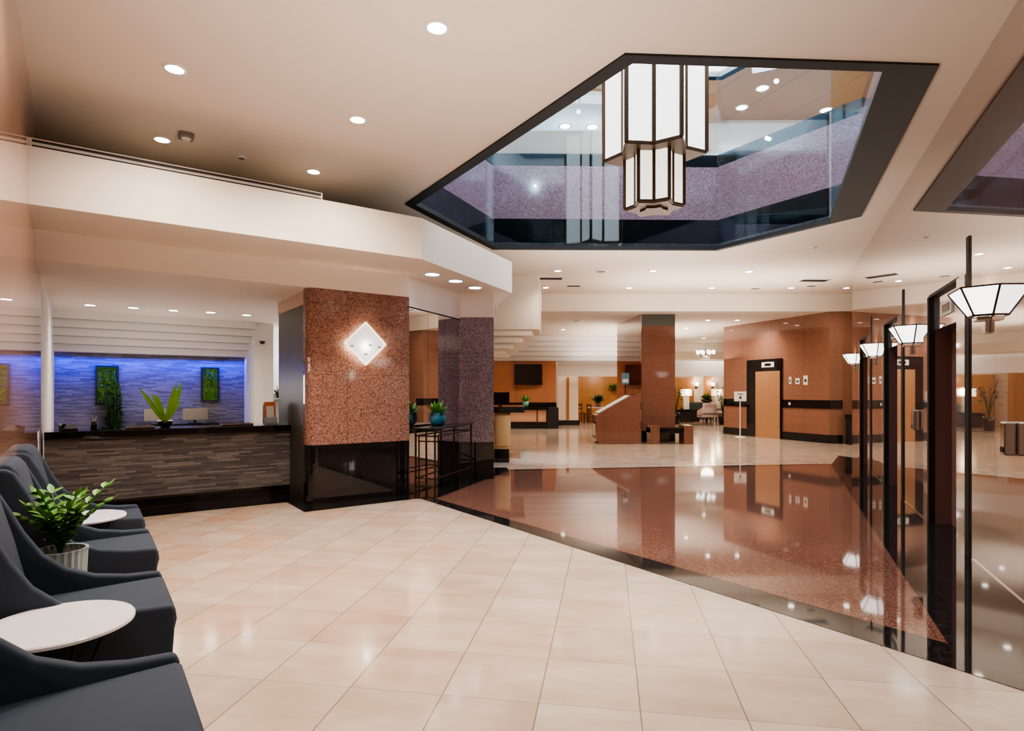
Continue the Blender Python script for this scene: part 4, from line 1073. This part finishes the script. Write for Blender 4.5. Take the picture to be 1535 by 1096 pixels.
# upper storey lights
dnu = make_down(M['lens'], .11); used3 = [False]
for px, py, z, lb in ((1143, 132, UZ, 'round downlight in the brown upper ceiling, nearest the middle'), (1112, 161, UZ, 'round downlight in the brown upper ceiling, left of the pair'), (1238, 165, UZ, 'round downlight in the brown upper ceiling, right of the pair'),
                      (853, 157, UZ, 'small downlight in the brown upper ceiling left of the lantern'), (847, 189, 7.0, 'downlight in the white upper soffit, left one'), (888, 190, 7.0, 'downlight in the white upper soffit beside the lantern')):
    down(px, py, z, lb, 'upper floor downlights', 90, 140, (1, .95, .9), dnu, used3)

def disc(px, py, z, r, lb, name='ceiling_speaker', cat='speaker', mat='ring'):
    x, y = at(px, py, z)
    t = thing(name, lb, cat, (x, y, z))
    MB().lathe([(r, 0), (r, -.012), (r * .8, -.02)], 24).build('cover', M[mat], t)
    MB().lathe([(r * .7, -.024), (r * .7, -.018)], 24).build('grille', M['grille'], t)
def grille(px, py, z, w, d, lb):
    x, y = at(px, py, z)
    t = thing('ceiling_vent', lb, 'vent', (x, y, z), .05)
    MB().box(-w, w, -d, d, -.014, 0).build('frame', M['ring'], t)
    mb = MB(); k = -d + .03
    while k < d - .03: mb.box(-w + .03, w - .03, k, k + .02, -.02, -.012); k += .045
    mb.build('louvre', M['dark'], t)
disc(901, 406, HC, .16, 'flat round ceiling speaker between the left and middle far downlights'); disc(1132, 431.6, HC, .18, 'flat round ceiling speaker before the cream fascia')
grille(826, 417, HC, .3, .16, 'dark ceiling air vent at left beyond the light well'); grille(860, 428, HC, .2, .1, 'smaller ceiling air vent right of the dark one'); grille(1220, 420, HC, .36, .16, 'dark ceiling air vent near the lift wall'); grille(1216, 428, HC, .14, .08, 'small ceiling vent behind the vent near the lift wall')
disc(865, 480, HL, .17, 'round ceiling fitting in the lower ceiling left of the column', 'smoke_detector', 'detector'); disc(883, 499, HL, .09, 'tiny round fitting in the lower ceiling beside the column', 'smoke_detector', 'detector')
x, y = at(279, 201, HC)
t = thing('square_speaker', 'small square grey ceiling fitting beside a bright downlight', 'speaker', (x, y, HC), ROT_B)
MB().box(-.07, .07, -.07, .07, -.05, 0).build('housing', M['grille'], t, bevel=.01); MB().lathe([(.04, -.06), (.05, -.05)], 16).build('grille', M['ring'], t)
disc(362, 235, HC, .05, 'tiny sprinkler rosette in the near ceiling', 'ceiling_sprinkler', 'sprinkler'); disc(1221, 370, HC, .05, 'tiny sprinkler rosette between the light well and the lift wall', 'ceiling_sprinkler', 'sprinkler')
x, y = at(1318, 243, HC + .0)
t = thing('dome_detector', 'white dome detector on the black face of the light well', 'detector', (x - .13, y, HC + .13), ROT_P)
MB().lathe([(.11, 0), (.115, .02), (.09, .03)], 24).build('plate', M['ring'], t, smooth=True); MB().lathe([(.02, -.06), (.06, -.04), (.07, 0)], 20).build('dome', M['ring'], t, smooth=True)

# ================================================================== LIGHT
def up(x, y, z, w, d, p, col=(1, .92, .84)):
    lamp('AREA', (x, y, z), p, col, w, (PI, 0, 0), name='ceiling_fill', sy=d)  # one-sided fill lamp facing up, no fitting
# added unseen upward panels in mid-room, in place of bounced light
up(-.2, 4.0, 1.9, 3, 3, 62); up(2.5, 10.5, 2.7, 4, 4, 95); up(5, 14.5, 2.9, 5, 2.5, 120); up(.6, .6, 1.9, 2.2, 2.5, 36); up(5, 22, 2.6, 5, 5, 190); up(2.5, 27, 2.4, 4, 2, 110)
# added spots without fittings, near ceiling and beyond the light well
for x, y in ((-.6, .2), (1.0, -.4), (.3, 2.4), (1.6, 2.2), (-2.2, 3.4), (-1.2, 5.0), (1.1, -2.5), (-3.5, -2), (4.6, 12.8), (6.6, 15)):
    lamp('SPOT', (x, y, HC - .05), 190 if (x, y) in ((-2.2, 3.4), (-1.2, 5.0)) else 100, (1, .90, .79), .07, spot=140, name='down_spot')
# added fill lamps without fittings: concierge, cafe and far lounge
lamp('POINT', (-2.2, 14, 2.2), 30, (1, .9, .8), .3, name='concierge_fill'); lamp('SPOT', (.4, 20, HL - .05), 120, (1, .88, .74), .1, spot=150, name='down_spot')
lamp('SPOT', (4, 22.5, HL - .05), 200, (1, .88, .74), .1, spot=150, name='down_spot'); lamp('SPOT', (7.5, 18.6, HL - .05), 160, (1, .88, .74), .1, spot=150, name='down_spot'); lamp('SPOT', (9, 25, HL - .05), 200, (1, .88, .74), .1, spot=150, name='down_spot')
lamp('SPOT', (.4, 22.6, 3.4), 120, (1, .88, .74), .1, spot=150, name='down_spot'); lamp('POINT', (4.5, 28.5, 2.3), 40, (1, .82, .6), .3, name='cafe_fill')
lamp('POINT', (9.6, 29.2, 2.6), 30, (1, .85, .7), .3, name='lounge_fill')
# blue wash on the reception wall
q = (bw0 + bw1) / 2 - Q * .16
lamp('AREA', (q.x, q.y, 2.14), 34, (.0, .04, 1), bwL, (R(24), 0, ROT_B), name='blue_led_strip', sy=.06).data.spread = R(100)
q = bw1 + B * 1.3 + Q * .2; lamp('POINT', (q.x, q.y, 2.3), 45, (.92, .97, 1), .2, name='office_lamp')
q = (bw0 + bw1) / 2 - Q * 1.6; lamp('POINT', (q.x, q.y, 1.5), 20, (1, .93, .85), .3, name='reception_fill')  # added white fill for the lower reception wall, no fitting there
for hx, hy in ((.9, 6.2), (3.6, 7.6), (4.0, 10.4), (1.4, 10.6)): lamp('POINT', (hx, hy, 7.2), 45, (1, .95, .92), .04, name='atrium_fill')  # fill points added inside the light well to brighten its bands
up(5.5, 12.6, 5.6, 6, 1.0, 70, (1, .85, .65)); up(-2.5, 9, 5.6, 2, 5, 40, (1, .85, .65))  # added upward fill for the brown upper ceiling
# added spot for the cool daylight patch on the floor
def aim(src, dst, p, col, ang, r=.05, name='cool_spot'):
    o = lamp('SPOT', src, p, col, r, spot=ang, name=name); d = Vector(dst) - Vector(src)
    o.rotation_euler = d.to_track_quat('-Z', 'Y').to_euler()
aim((.6, 6.5, 7.6), (.75, 13.1, 0), 5000, (.70, .84, 1), 15)
aim((.9, 5.2, 4.05), (-3.75, 5.54, 3.35), 130, (.62, .76, 1), 12); aim((.9, 5.2, 4.05), (-3.85, 6.6, 2.95), 170, (.62, .74, 1), 14)  # two added spots stand in for light reflected onto the bulkheads
lamp('AREA', (2.3, 8.7, 9.4), 700, (.72, .86, 1), 4.5, (0, 0, 0), name='skylight', sy=4.5)
lamp('AREA', (2.5, 13.2, 6.8), 60, (1, .95, .9), 8, (R(-20), 0, 0), name='upper_wall_wash', sy=.4)

w = bpy.data.worlds.new('sky'); scene.world = w; w.use_nodes = True
bg = w.node_tree.nodes['Background']; bg.inputs[0].default_value = (.52, .74, 1, 1); bg.inputs[1].default_value = .6

cam = bpy.data.cameras.new('camera'); co = bpy.data.objects.new('camera', cam); COL.objects.link(co)
co.location = (0, 0, H_); co.rotation_euler = (PI / 2, 0, 0)
cam.sensor_width = 36; cam.lens = 36 * F_ / 1535; cam.shift_y = (CY - 548) / 1535; cam.clip_start = .02; cam.clip_end = 200
scene.camera = co
scene.view_settings.view_transform = 'AgX'
scene.view_settings.look = 'AgX - Medium High Contrast'
scene.view_settings.exposure = .42
cy = scene.cycles
cy.use_denoising = True; cy.use_adaptive_sampling = True; cy.adaptive_threshold = .02
cy.max_bounces = 7; cy.diffuse_bounces = 4; cy.glossy_bounces = 5; cy.transparent_max_bounces = 10; cy.transmission_bounces = 4
cy.sample_clamp_indirect = 4; cy.sample_clamp_direct = 30
cy.caustics_reflective = False; cy.caustics_refractive = False
